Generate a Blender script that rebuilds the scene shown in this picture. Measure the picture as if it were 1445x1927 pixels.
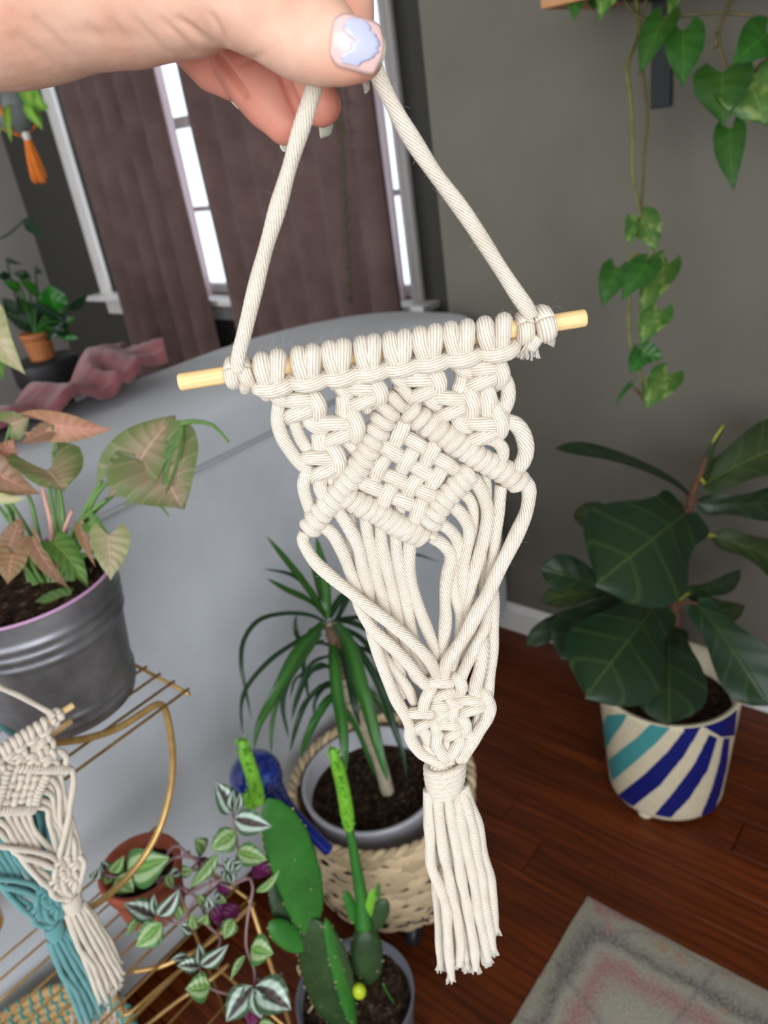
import bpy, bmesh, math, random
from mathutils import Vector, Matrix, noise
from math import sin, cos, pi, radians, sqrt

for _o in list(bpy.data.objects):
    bpy.data.objects.remove(_o)
random.seed(7)
SC = bpy.context.scene
COL = SC.collection

# ------------------------------------------------------------------ camera
FPX, IW, IH = 1450.0, 1445.0, 1927.0
HC = 1.30                                   # lens height above the floor
_d = Vector((1167 - IW / 2, 3850 - IH / 2, FPX)).normalized()      # gravity seen by the lens
_up = -_d
_Y = Vector((0, 0, 1)) - _up * _up.z
_Y.normalize()
_X = _Y.cross(_up)
if _X.x < 0:
    _X = -_X
_a = radians(47.1)                          # yaw that squares the room with the axes
_R = Matrix(((cos(_a), sin(_a), 0), (-sin(_a), cos(_a), 0), (0, 0, 1)))
M2 = _R @ Matrix((_X, _Y, _up))
CAM = Vector((0, 0, HC))
YW = _R @ Vector((0, 1, 0))                 # level heading of the lens
XW = _R @ Vector((1, 0, 0))                 # level right


def ray(px, py):
    return M2 @ Vector(((px - IW / 2) / FPX, (py - IH / 2) / FPX, 1.0))


def dep(px, py, d):
    return CAM + ray(px, py) * d


def pln(px, py, n, c):
    r = ray(px, py)
    n = Vector(n)
    return CAM + r * ((c - n.dot(CAM)) / n.dot(r))


def hz(px, py, z):
    return pln(px, py, (0, 0, 1), z)


def depth_of(p):
    return (M2.transposed() @ (Vector(p) - CAM)).z


def to_px(p):
    c = M2.transposed() @ (Vector(p) - CAM)
    return c.x / c.z * FPX + IW / 2, c.y / c.z * FPX + IH / 2


cam_d = bpy.data.cameras.new('camera')
cam = bpy.data.objects.new('camera', cam_d)
COL.objects.link(cam)
_r, _u, _b = M2 @ Vector((1, 0, 0)), M2 @ Vector((0, -1, 0)), M2 @ Vector((0, 0, -1))
cam.matrix_world = Matrix(((_r.x, _u.x, _b.x, 0), (_r.y, _u.y, _b.y, 0), (_r.z, _u.z, _b.z, HC), (0, 0, 0, 1)))
cam_d.sensor_fit = 'VERTICAL'
cam_d.sensor_height = 36.0
cam_d.lens = FPX / IH * 36.0
cam_d.clip_start = 0.01
cam_d.clip_end = 100
cam_d.dof.use_dof = True
cam_d.dof.focus_distance = 0.295
cam_d.dof.aperture_fstop = 15.0
SC.camera = cam

# ------------------------------------------------------------------ light
wld = bpy.data.worlds.new('overcast')
SC.world = wld
wld.use_nodes = True
_bg = wld.node_tree.nodes['Background']
_bg.inputs[0].default_value = (0.80, 0.91, 1.0, 1)
_bg.inputs[1].default_value = 1.9


def area(name, loc, target, sx, sy, power, color):
    l = bpy.data.lights.new(name, 'AREA')
    l.shape = 'RECTANGLE'
    l.size, l.size_y = sx, sy
    l.energy = power
    l.color = color
    o = bpy.data.objects.new(name, l)
    COL.objects.link(o)
    o.location = loc
    dirv = (Vector(target) - Vector(loc)).normalized()
    o.rotation_euler = dirv.to_track_quat('-Z', 'Y').to_euler()
    return o


# daylight entering by the big window behind and left of the photographer
area('daylight_back_window', (-1.05, -1.44, 1.50), (-0.45, 1.0, 0.85), 1.5, 1.5, 46, (0.92, 0.96, 1.0))
# by the window in the left-hand wall beside the photographer
area('daylight_side_window', (-1.94, -0.25, 1.45), (0.3, 0.35, 0.75), 1.25, 1.4, 17, (0.92, 0.96, 1.0))
# and by the window in the left-hand wall at the far end of the room
area('daylight_left_window', (-1.94, 2.5, 1.48), (1.0, 3.0, 0.9), 1.35, 1.4, 44, (0.92, 0.96, 1.0))
SC.view_settings.view_transform = 'Standard'
SC.view_settings.look = 'None'
SC.view_settings.exposure = 0.0
SC.view_settings.gamma = 1.0
SC.view_settings.use_curve_mapping = False

# ------------------------------------------------------------------ helpers: objects
def tag(o, label=None, cat=None, group=None, kind=None):
    if label:
        o['label'] = label
    if cat:
        o['category'] = cat
    if group:
        o['group'] = group
    if kind:
        o['kind'] = kind
    return o


def thing(name, label, cat, loc, group=None):
    o = bpy.data.objects.new(name, None)
    COL.objects.link(o)
    o.location = loc
    o.empty_display_size = 0.02
    return tag(o, label, cat, group)


class MB:
    """collects geometry (world coordinates) for one mesh object"""
    def __init__(s):
        s.v, s.f, s.uv, s.mi = [], [], [], []

    def add(s, vs, fs, uvs=None, mi=0):
        b = len(s.v)
        s.v += [Vector(x) for x in vs]
        for k, f in enumerate(fs):
            s.f.append([b + i for i in f])
            s.uv.append(uvs[k] if uvs else [(0, 0)] * len(f))
            s.mi.append(mi)

    def box(s, c, size, rot=None, mi=0, uvscale=1.0):
        c = Vector(c)
        hx, hy, hz_ = size[0] / 2, size[1] / 2, size[2] / 2
        vs = [Vector((x * hx, y * hy, z * hz_)) for x in (-1, 1) for y in (-1, 1) for z in (-1, 1)]
        if rot is not None:
            vs = [rot @ v for v in vs]
        vs = [v + c for v in vs]
        fs = [(0, 1, 3, 2), (4, 6, 7, 5), (0, 4, 5, 1), (2, 3, 7, 6), (0, 2, 6, 4), (1, 5, 7, 3)]
        s.add(vs, fs, None, mi)

    def grid(s, P, closed_u=False, closed_v=False, uv=None, mi=0, flip=False):
        """P[i][j]; uv(i,j)->(u,v)"""
        n, m = len(P), len(P[0])
        vs = [p for row in P for p in row]
        fs, us = [], []
        for i in range(n if closed_u else n - 1):
            for j in range(m if closed_v else m - 1):
                q = [(i, j), (i, j + 1), (i + 1, j + 1), (i + 1, j)]
                if flip:
                    q.reverse()
                fs.append([(a % n) * m + (b % m) for a, b in q])
                us.append([uv(a, b) if uv else (a / max(1, n - 1), b / max(1, m - 1)) for a, b in q])
        s.add(vs, fs, us, mi)

    def tube(s, pts, rad, sides=8, cap=True, flat=None, mi=0, v0=0.0, u0=0.0, ply=0.0):
        """pts: list of Vectors, rad: float or list; flat: optional (normal vector, ratio) squash"""
        n = len(pts)
        if not isinstance(rad, (list, tuple)):
            rad = [rad] * n
        T = []
        for i in range(n):
            t = pts[min(i + 1, n - 1)] - pts[max(i - 1, 0)]
            T.append(t.normalized() if t.length > 1e-9 else Vector((0, 0, 1)))
        ref = Vector((0, 0, 1)) if abs(T[0].z) < 0.9 else Vector((1, 0, 0))
        N = (ref - T[0] * ref.dot(T[0])).normalized()
        P, L, l = [], [], v0
        for i in range(n):
            if i:
                l += (pts[i] - pts[i - 1]).length / (2 * pi * max(1e-6, rad[i]))
                N = (N - T[i] * N.dot(T[i]))
                N = N.normalized() if N.length > 1e-9 else T[i].orthogonal().normalized()
            B = T[i].cross(N)
            row = []
            for k in range(sides):
                a = 2 * pi * k / sides
                q = rad[i] * (1 + ply * cos(2 * a + 2 * pi * 0.55 * l)) if ply else rad[i]
                o = N * cos(a) * q + B * sin(a) * q
                if flat:
                    fn = flat[0]
                    o = o - fn * (o.dot(fn) * (1 - flat[1]))
                row.append(pts[i] + o)
            P.append(row)
            L.append(l)
        vs = [p for r in P for p in r]
        fs, us = [], []
        for i in range(n - 1):
            for k in range(sides):
                k2 = (k + 1) % sides
                fs.append([i * sides + k, i * sides + k2, (i + 1) * sides + k2, (i + 1) * sides + k])
                ua, ub = u0 + k / sides, u0 + (k + 1) / sides
                us.append([(ua, L[i]), (ub, L[i]), (ub, L[i + 1]), (ua, L[i + 1])])
        if cap:
            fs.append(list(range(sides))[::-1])
            us.append([(0.5, L[0])] * sides)
            fs.append([(n - 1) * sides + k for k in range(sides)])
            us.append([(0.5, L[-1])] * sides)
        s.add(vs, fs, us, mi)

    def lathe(s, prof, c, seg=40, axis=None, mi=0, uvs=(1, 1), close=False):
        """prof list of (r,z) about the vertical through c"""
        c = Vector(c)
        Q = axis.to_track_quat('Z', 'Y').to_matrix() if axis is not None else Matrix.Identity(3)
        P = []
        for k in range(seg):
            a = 2 * pi * k / seg
            P.append([c + Q @ Vector((r * cos(a), r * sin(a), z)) for r, z in prof])
        m = len(prof)
        s.grid(P, closed_u=True, uv=lambda i, j: (uvs[0] * i / seg, uvs[1] * j / (m - 1)), mi=mi)

    def sphere(s, c, r, seg=12, rings=8, scale=(1, 1, 1), rot=None, mi=0):
        c = Vector(c)
        prof = [(r * sin(pi * i / rings), -r * cos(pi * i / rings)) for i in range(rings + 1)]
        P = []
        for k in range(seg):
            a = 2 * pi * k / seg
            row = []
            for q, z in prof:
                p = Vector((q * cos(a) * scale[0], q * sin(a) * scale[1], z * scale[2]))
                if rot is not None:
                    p = rot @ p
                row.append(c + p)
            P.append(row)
        s.grid(P, closed_u=True, mi=mi)

    def build(s, name, mat, parent=None, smooth=True, weld=False, origin=None):
        if origin is None:
            if s.v:
                lo = Vector([min(v[i] for v in s.v) for i in range(3)])
                hi = Vector([max(v[i] for v in s.v) for i in range(3)])
                origin = Vector(((lo.x + hi.x) / 2, (lo.y + hi.y) / 2, lo.z))
            else:
                origin = Vector()
        origin = Vector(origin)
        me = bpy.data.meshes.new(name)
        me.from_pydata([v - origin for v in s.v], [], s.f)
        uvl = me.uv_layers.new(name='UVMap')
        k = 0
        flat = []
        for u in s.uv:
            for a in u:
                flat += [a[0], a[1]]
        uvl.data.foreach_set('uv', flat)
        mats = mat if isinstance(mat, (list, tuple)) else [mat]
        for m in mats:
            me.materials.append(m)
        if len(mats) > 1:
            me.polygons.foreach_set('material_index', s.mi)
        me.polygons.foreach_set('use_smooth', [smooth] * len(me.polygons))
        if weld:
            bm = bmesh.new()
            bm.from_mesh(me)
            bmesh.ops.remove_doubles(bm, verts=bm.verts, dist=1e-5)
            bmesh.ops.recalc_face_normals(bm, faces=bm.faces)
            bm.to_mesh(me)
            bm.free()
        me.update()
        o = bpy.data.objects.new(name, me)
        COL.objects.link(o)
        o.location = origin
        if parent is not None:
            pw = parent.location.copy()
            q = parent.parent
            while q is not None:
                pw += q.location
                q = q.parent
            o.parent = parent
            o.location = origin - pw
        return o


def bevel(o, w=0.004, seg=2):
    m = o.modifiers.new('bevel', 'BEVEL')
    m.width = w
    m.segments = seg
    m.limit_method = 'ANGLE'
    return o


def spline(pts, step):
    """Catmull-Rom (centripetal-ish) resample of Vectors"""
    pts = [Vector(p) for p in pts]
    if len(pts) < 3:
        n = max(2, int((pts[-1] - pts[0]).length / step) + 1)
        return [pts[0].lerp(pts[-1], i / (n - 1)) for i in range(n)]
    ext = [pts[0] * 2 - pts[1]] + pts + [pts[-1] * 2 - pts[-2]]
    out = []
    for i in range(1, len(ext) - 2):
        p0, p1, p2, p3 = ext[i - 1:i + 3]
        n = max(2, int((p2 - p1).length / step) + 1)
        for k in range(n):
            t = k / n
            out.append(0.5 * ((2 * p1) + (p2 - p0) * t + (2 * p0 - 5 * p1 + 4 * p2 - p3) * t * t + (3 * p1 - p0 - 3 * p2 + p3) * t ** 3))
    out.append(pts[-1])
    return out


def interp(tab, t):
    """piecewise linear table [(t,v),...]"""
    for (a, x), (b, y) in zip(tab, tab[1:]):
        if t <= b:
            return x + (y - x) * (t - a) / max(1e-9, b - a)
    return tab[-1][1]


# ------------------------------------------------------------------ helpers: materials
def srgb(r, g, b):
    f = lambda c: (c / 255) / 12.92 if c / 255 <= 0.04045 else ((c / 255 + 0.055) / 1.055) ** 2.4
    return (f(r), f(g), f(b), 1)


class NT:
    def __init__(s, name):
        s.m = bpy.data.materials.new(name)
        s.m.use_nodes = True
        s.t = s.m.node_tree
        s.b = s.t.nodes['Principled BSDF']

    def n(s, typ, **kw):
        nd = s.t.nodes.new(typ)
        for k, v in kw.items():
            setattr(nd, k, v)
        return nd

    def l(s, a, b):
        s.t.links.new(a, b)

    def val(s, inp, v):
        if hasattr(v, 'links') or hasattr(v, 'is_linked'):
            s.l(v, inp)
        else:
            inp.default_value = v

    def math(s, op, a, b=0.0, c=None):
        nd = s.n('ShaderNodeMath', operation=op)
        s.val(nd.inputs[0], a)
        s.val(nd.inputs[1], b)
        if c is not None:
            s.val(nd.inputs[2], c)
        return nd.outputs[0]

    def mix(s, fac, a, b, blend='MIX'):
        nd = s.n('ShaderNodeMix', data_type='RGBA', blend_type=blend)
        s.val(nd.inputs[0], fac)
        s.val(nd.inputs[6], a)
        s.val(nd.inputs[7], b)
        return nd.outputs[2]

    def ramp(s, fac, stops, interp='LINEAR'):
        nd = s.n('ShaderNodeValToRGB')
        cr = nd.color_ramp
        cr.interpolation = interp
        while len(cr.elements) < len(stops):
            cr.elements.new(0.5)
        for e, (p, c) in zip(cr.elements, stops):
            e.position = p
            e.color = c if len(c) == 4 else (*c, 1)
        s.val(nd.inputs[0], fac)
        return nd.outputs[0]

    def noise(s, scale, detail=3, vec=None, rough=0.55):
        nd = s.n('ShaderNodeTexNoise')
        nd.inputs['Scale'].default_value = scale
        nd.inputs['Detail'].default_value = detail
        nd.inputs['Roughness'].default_value = rough
        if vec is not None:
            s.l(vec, nd.inputs['Vector'])
        return nd.outputs[0]

    def coord(s, which='Object'):
        return s.n('ShaderNodeTexCoord').outputs[which]

    def mapping(s, vec, scale=(1, 1, 1), rot=(0, 0, 0), loc=(0, 0, 0)):
        nd = s.n('ShaderNodeMapping')
        s.l(vec, nd.inputs[0])
        nd.inputs[1].default_value = loc
        nd.inputs[2].default_value = rot
        nd.inputs[3].default_value = scale
        return nd.outputs[0]

    def sep(s, vec):
        nd = s.n('ShaderNodeSeparateXYZ')
        s.l(vec, nd.inputs[0])
        return nd.outputs

    def rnd(s):
        return s.n('ShaderNodeObjectInfo').outputs['Random']

    def bump(s, h, strength=0.3, dist=0.002):
        nd = s.n('ShaderNodeBump')
        nd.inputs['Strength'].default_value = strength
        nd.inputs['Distance'].default_value = dist
        s.val(nd.inputs['Height'], h)
        s.l(nd.outputs[0], s.b.inputs['Normal'])
        return nd

    def set(s, col=None, rough=None, metal=None, spec=None, sss=None, sheen=None, trans=None, coat=None):
        B = s.b.inputs
        if col is not None:
            s.val(B['Base Color'], col)
        if rough is not None:
            s.val(B['Roughness'], rough)
        if metal is not None:
            s.val(B['Metallic'], metal)
        if spec is not None:
            s.val(B['Specular IOR Level'], spec)
        if sss is not None:
            B['Subsurface Weight'].default_value = sss[0]
            B['Subsurface Radius'].default_value = sss[1]
            B['Subsurface Scale'].default_value = sss[2]
        if sheen is not None:
            B['Sheen Weight'].default_value = sheen
            B['Sheen Roughness'].default_value = 0.6
        if trans is not None:
            B['Transmission Weight'].default_value = trans
        if coat is not None:
            B['Coat Weight'].default_value = coat
        return s.m


def plain(name, col, rough=0.6, var=0.0, scale=30, metal=0.0, bump=0.0, bscale=200, bdist=0.001, **kw):
    n = NT(name)
    c = col
    if var:
        f = n.noise(scale, 3, n.coord())
        dark = tuple(x * (1 - var) for x in col[:3]) + (1,)
        lite = tuple(min(1, x * (1 + var)) for x in col[:3]) + (1,)
        c = n.ramp(f, [(0.3, dark), (0.7, lite)])
    n.set(col=c, rough=rough, metal=metal, **kw)
    if bump:
        n.bump(n.noise(bscale, 2, n.coord()), bump, bdist)
    return n.m
# ================================================================== the room
XR, XWIN, YJOG, YL, XB, YB, ZC = 1.51, 2.15, 1.094, 4.2, -1.9, -1.4, 2.5


def wall_mat():
    n = NT('greige_wall_paint')
    f = n.noise(6, 3, n.coord())
    c = n.ramp(f, [(0.3, srgb(106, 101, 90)), (0.7, srgb(112, 107, 96))])
    n.set(col=c, rough=0.75, spec=0.3)
    n.bump(n.noise(380, 3, n.coord()), 0.12, 0.001)
    return n.m


M_WALL = wall_mat()
M_CEIL = plain('white_ceiling_paint', srgb(225, 222, 216), 0.9)
M_TRIM = plain('white_trim_paint', srgb(236, 231, 228), 0.4, var=0.02, scale=8)


def struct(name, mb, mat, smooth=False, parent=None):
    o = mb.build(name, mat, parent, smooth=smooth)
    if parent is None:
        o['kind'] = 'structure'
    return o


def wall_with_hole(name, axis, pos, th, a0, a1, z0, z1, hole=None, mat=None):
    """axis 0: plane x=pos, spans y a0..a1; axis 1: plane y=pos, spans x. th signed outward"""
    mb = MB()
    rects = [(a0, a1, z0, z1)]
    if hole:
        h0, h1, k0, k1 = hole
        rects = [(a0, h0, z0, z1), (h1, a1, z0, z1), (h0, h1, z0, k0), (h0, h1, k1, z1)]
    for (p, q, r, s) in rects:
        if axis == 0:
            mb.box((pos + th / 2, (p + q) / 2, (r + s) / 2), (abs(th), q - p, s - r))
        else:
            mb.box(((p + q) / 2, pos + th / 2, (r + s) / 2), (q - p, abs(th), s - r))
    return struct(name, mb, mat or M_WALL)


wall_with_hole('wall_right', 0, XR, 0.10, YB, YJOG, 0, ZC)
mb = MB()
mb.box(((XR + XWIN) / 2 + 0.05, YJOG - 0.05, ZC / 2), (XWIN - XR - 0.1 + 0.1, 0.10, ZC))
struct('wall_return', mb, M_WALL)
WY0, WY1, WZ0, WZ1 = 1.69, 3.60, 0.745, 2.12
M_WALLD = plain('shaded_wall_paint', srgb(66, 64, 57), .75, bump=.1, bscale=380)  # same wall paint, with the window recess's shade put into a darker colour
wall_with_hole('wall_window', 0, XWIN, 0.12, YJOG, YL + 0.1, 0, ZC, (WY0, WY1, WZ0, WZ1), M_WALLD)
wall_with_hole('wall_far', 1, YL, 0.10, XB, XWIN, 0, ZC, None, plain('pale_grey_wall_paint', srgb(158, 152, 146), .75, bump=.1, bscale=380))
wall_with_hole('wall_left', 0, XB, -0.10, 0.8, YL, 0, ZC, (1.8, 3.2, 0.75, 2.2))
wall_with_hole('wall_left_near', 0, XB, -0.10, YB, 0.8, 0, ZC, (-0.92, 0.42, 0.72, 2.18))
wall_with_hole('wall_back', 1, YB, -0.10, XB - 0.1, XR + 0.1, 0, ZC, (-1.82, -0.28, 0.73, 2.27))
mb = MB()
mb.box(((XB + XWIN) / 2, (YB + YL) / 2, ZC + 0.05), (XWIN - XB + 0.2, YL - YB + 0.2, 0.1))
struct('ceiling', mb, M_CEIL)

# floor: dark red-brown strips laid along y, each one a board of its own
mb = MB()
mb.box(((XB + XWIN) / 2, (YB + YL) / 2, -0.03), (XWIN - XB + 0.2, YL - YB + 0.2, 0.03))
FLOOR = struct('floor', mb, plain('subfloor', srgb(50, 26, 14), 0.9))


def wood_floor():
    n = NT('stained_oak_boards')
    co = n.coord()
    r = n.rnd()
    off = n.n('ShaderNodeVectorMath', operation='ADD')
    n.l(co, off.inputs[0])
    cb = n.n('ShaderNodeCombineXYZ')
    n.l(n.math('MULTIPLY', r, 37.0), cb.inputs[0])
    n.l(n.math('MULTIPLY', r, 91.0), cb.inputs[1])
    n.l(cb.outputs[0], off.inputs[1])
    v = n.mapping(off.outputs[0], (26, 2.2, 1))
    g = n.noise(1.0, 6, v, 0.65)
    v2 = n.mapping(off.outputs[0], (160, 5, 1))
    g2 = n.noise(1.0, 3, v2)
    w = n.n('ShaderNodeTexWave')
    w.inputs['Scale'].default_value = 5.0
    w.inputs['Distortion'].default_value = 7.0
    w.inputs['Detail'].default_value = 3.0
    w.inputs['Detail Scale'].default_value = 1.6
    n.l(n.mapping(off.outputs[0], (3.5, 0.5, 1)), w.inputs[0])
    base = n.ramp(g, [(0.25, srgb(64, 25, 7)), (0.5, srgb(98, 42, 11)), (0.75, srgb(126, 57, 17))])
    dark = n.ramp(w.outputs[1], [(0.0, srgb(55, 22, 6)), (0.35, srgb(255, 255, 255)), (1, srgb(255, 255, 255))])
    c = n.mix(0.38, base, dark, 'MULTIPLY')
    c = n.mix(n.math('MULTIPLY', n.ramp(g2, [(0.52, (0, 0, 0)), (0.7, (1, 1, 1))]), 0.35), c, srgb(52, 20, 6))
    hsv = n.n('ShaderNodeHueSaturation')
    n.l(n.math('MULTIPLY_ADD', r, 0.24, 0.88), hsv.inputs['Value'])
    n.l(c, hsv.inputs['Color'])
    n.set(col=hsv.outputs[0], rough=n.math('MULTIPLY_ADD', g2, 0.16, 0.36), spec=0.28)
    n.bump(g2, 0.06, 0.0006)
    return n.m


M_FLOOR = wood_floor()
PLW = 0.083
_meshes = {}
xx = XB
rr = random.Random(3)
while xx < XWIN:
    yy = YB - rr.random() * 1.1
    while yy < YL:
        L = rr.choice((0.9, 1.2, 1.5, 1.8))
        y0, y1 = max(yy, YB), min(yy + L, YL)
        yy += L
        if y1 - y0 < 0.05:
            continue
        L2 = round(y1 - y0, 2)
        if L2 not in _meshes:
            t = MB()
            hw, hl = PLW / 2 - 0.0007, L2 / 2 - 0.0007
            e = 0.0012
            P = [(-hw, -hl, -0.015), (hw, -hl, -0.015), (hw, hl, -0.015), (-hw, hl, -0.015),
                 (-hw, -hl, -e), (hw, -hl, -e), (hw, hl, -e), (-hw, hl, -e),
                 (-hw + e, -hl + e, 0), (hw - e, -hl + e, 0), (hw - e, hl - e, 0), (-hw + e, hl - e, 0)]
            F = [(0, 3, 2, 1), (8, 9, 10, 11)]
            for a in range(4):
                b_ = (a + 1) % 4
                F += [(a, b_, 4 + b_, 4 + a), (4 + a, 4 + b_, 8 + b_, 8 + a)]
            t.add(P, F)
            o = t.build('plank', M_FLOOR, None, smooth=False, origin=(0, 0, 0))
            _meshes[L2] = o.data
        else:
            o = bpy.data.objects.new('plank', _meshes[L2])
            COL.objects.link(o)
        o.parent = FLOOR
        o.location = Vector((xx + PLW / 2, (y0 + y1) / 2, 0)) - FLOOR.location
    xx += PLW

# baseboards
def baseboard(name, p, q, axis, pos, sgn, h=0.085, th=0.014):
    mb = MB()
    prof = [(0, 0), (th, 0), (th, h * 0.78), (th * 0.55, h * 0.9), (th * 0.3, h), (0, h)]
    rows = []
    for s_ in (p, q):
        row = []
        for t, z in prof:
            row.append(Vector((pos + sgn * t, s_, z)) if axis == 0 else Vector((s_, pos + sgn * t, z)))
        rows.append(row)
    mb.grid(rows, closed_v=True)
    mb.add(rows[0], [list(range(6))])
    mb.add(rows[1], [list(range(6))])
    return struct(name, mb, M_TRIM)


baseboard('baseboard_right', YB, YJOG, 0, XR, -1)
baseboard('baseboard_window', YJOG + 0.05, YL, 0, XWIN, -1)
baseboard('baseboard_far', XB, XWIN, 1, YL, -1)

# ------------------------------------------------------------------ window behind the curtains
def make_window():
    mb = MB()
    c = 0.075
    X = XWIN
    for (y0, y1, z0, z1) in ((WY0 - .04, WY0 + .005, WZ0 - 0.02, WZ1 + c), (WY1 - .005, WY1 + c, WZ0 - 0.02, WZ1 + c), (WY0, WY1, WZ1 - .005, WZ1 + c)):
        mb.box((X - 0.011, (y0 + y1) / 2, (z0 + z1) / 2), (0.022, y1 - y0, z1 - z0))
    # stepped inner bead of the casing
    for (y0, y1) in ((WY0 - .022, WY0 - .008), (WY1 + c * .2, WY1 + c * .45)):
        mb.box((X - 0.026, (y0 + y1) / 2, (WZ0 + WZ1) / 2), (0.012, y1 - y0, WZ1 - WZ0))
    w = struct('window_1', mb, M_TRIM)
    bevel(w, 0.004)
    t = MB()
    t.box((X - 0.03, (WY0 + WY1) / 2, WZ0 - 0.012), (0.14, WY1 - WY0 + 2 * c + 0.05, 0.024))
    bevel(t.build('window_sill', M_TRIM, w, smooth=False), 0.005)
    t = MB()
    t.box((X - 0.008, (WY0 + WY1) / 2, WZ0 - 0.065), (0.016, WY1 - WY0 + 2 * c - 0.02, 0.08))
    bevel(t.build('apron', M_TRIM, w, smooth=False), 0.004)
    # two sash units side by side, each with upper and lower sash of 2x2 lights
    ym = (WY0 + WY1) / 2
    zrail = 1.42
    glass = NT('window_glass')
    tr = glass.n('ShaderNodeBsdfTransparent')
    gl = glass.n('ShaderNodeBsdfGlossy')
    gl.inputs['Roughness'].default_value = 0.02
    mx = glass.n('ShaderNodeMixShader')
    mx.inputs[0].default_value = 0.06
    glass.l(tr.outputs[0], mx.inputs[1])
    glass.l(gl.outputs[0], mx.inputs[2])
    glass.l(mx.outputs[0], glass.t.nodes['Material Output'].inputs[0])
    f = MB()
    f.box((X + 0.06, ym, (WZ0 + WZ1) / 2), (0.10, 0.06, WZ1 - WZ0))
    bevel(f.build('mullion', M_TRIM, w, smooth=False), 0.003)
    for (a, b) in ((WY0, ym - 0.03), (ym + 0.03, WY1)):
        for k, (z0, z1, xo) in enumerate(((WZ0, zrail + 0.02, 0.045), (zrail - 0.02, WZ1, 0.08))):
            s = MB()
            fw = 0.042
            s.box((X + xo, (a + b) / 2, z0 + fw / 2), (0.034, b - a, fw))
            s.box((X + xo, (a + b) / 2, z1 - fw / 2), (0.034, b - a, fw))
            s.box((X + xo, a + fw / 2, (z0 + z1) / 2), (0.034, fw, z1 - z0 - 2 * fw))
            s.box((X + xo, b - fw / 2, (z0 + z1) / 2), (0.034, fw, z1 - z0 - 2 * fw))
            so = s.build('sash', M_TRIM, w, smooth=False)
            mt = MB()
            mt.box((X + xo, (a + b) / 2, (z0 + z1) / 2), (0.02, b - a - 2 * fw, 0.02))
            mt.build('muntin', M_TRIM, so, smooth=False)
            for (p0, p1) in ((z0 + fw, (z0 + z1) / 2), ((z0 + z1) / 2, z1 - fw)):
                g = MB()
                g.box((X + xo + .004, (a + b) / 2, (p0 + p1) / 2), (0.004, b - a - 2 * fw, p1 - p0))
                g.build('pane', glass.m, so, smooth=False)
    return w


make_window()
# frame of the window the daylight enters by, behind the camera
mb = MB()
for (p, q, r, s_) in ((-1.89, -1.82, .66, 2.34), (-.28, -.21, .66, 2.34), (-1.82, -.28, .66, .73), (-1.82, -.28, 2.27, 2.34)):
    mb.box(((p + q) / 2, YB + 0.01, (r + s_) / 2), (q - p, 0.02, s_ - r))
struct('window_2', mb, M_TRIM)
mb = MB()
for (p, q, r, s_) in ((1.73, 1.8, .68, 2.27), (3.2, 3.27, .68, 2.27), (1.8, 3.2, .68, .75), (1.8, 3.2, 2.2, 2.27)):
    mb.box((XB + 0.01, (p + q) / 2, (r + s_) / 2), (0.02, q - p, s_ - r))
struct('window_3', mb, M_TRIM)
mb = MB()
for (p, q, r, s_) in ((-.99, -.92, .65, 2.25), (.42, .49, .65, 2.25), (-.92, .42, .65, .72), (-.92, .42, 2.18, 2.25)):
    mb.box((XB + 0.01, (p + q) / 2, (r + s_) / 2), (0.02, q - p, s_ - r))
struct('window_4', mb, M_TRIM)

# small teal clip on the casing top
t = MB()
p = pln(108, 140, (1, 0, 0), XWIN - 0.035)
t.lathe([(0.0, -0.032), (0.016, -0.028), (0.022, -0.01), (0.02, 0.012), (0.012, 0.03), (0.0, 0.034)], p, 14)
tag(t.build('curtain_tieback', plain('teal_plastic', srgb(20, 120, 105), 0.3)), 'small teal knob fixed on the white window casing', 'knob')


# ------------------------------------------------------------------ curtains
def curtain_mat():
    n = NT('mauve_brown_curtain')
    co = n.coord()
    f = n.noise(420, 2, n.mapping(co, (1, 1, 0.25)))
    g = n.noise(9, 3, co)
    c = n.ramp(g, [(0.3, srgb(102, 79, 75)), (0.7, srgb(124, 98, 93))])
    n.set(col=c, rough=0.85, spec=0.15, sheen=0.2)
    n.bump(f, 0.2, 0.0008)
    # heavy cloth that lets a little daylight through
    tl = n.n('ShaderNodeBsdfTranslucent')
    tl.inputs[0].default_value = srgb(120, 90, 86)
    mx = n.n('ShaderNodeMixShader')
    mx.inputs[0].default_value = 0.16
    n.l(n.b.outputs[0], mx.inputs[1])
    n.l(tl.outputs[0], mx.inputs[2])
    n.l(mx.outputs[0], n.t.nodes['Material Output'].inputs[0])
    return n.m


M_CURT = curtain_mat()


def curtain(y0, y1, folds, ph, label, lean=0.0):
    P = []
    nz, ny = 26, folds * 14
    for i in range(nz + 1):
        z = 0.03 + (2.27 - 0.03) * i / nz
        row = []
        for j in range(ny + 1):
            s_ = j / ny
            y = y0 + (y1 - y0) * s_
            a = 2 * pi * folds * s_ + ph + 0.5 * sin(3.1 * s_ + ph)
            amp = 0.026 * (0.75 + 0.35 * sin(5 * s_ + ph)) * (1.15 - 0.3 * i / nz)
            x = XWIN - 0.155 + amp * sin(a) + 0.006 * noise.noise(Vector((y * 7, z * 2, ph)))
            y += 0.010 * cos(a) + lean * (1 - i / nz) * (s_ - 0.5)
            row.append(Vector((x, y, z)))
        P.append(row)
    mb = MB()
    mb.grid(P)
    o = mb.build('curtain', M_CURT)
    m = o.modifiers.new('thick', 'SOLIDIFY')
    m.thickness = 0.003
    return tag(o, label, 'curtain', 'window curtains')


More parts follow.
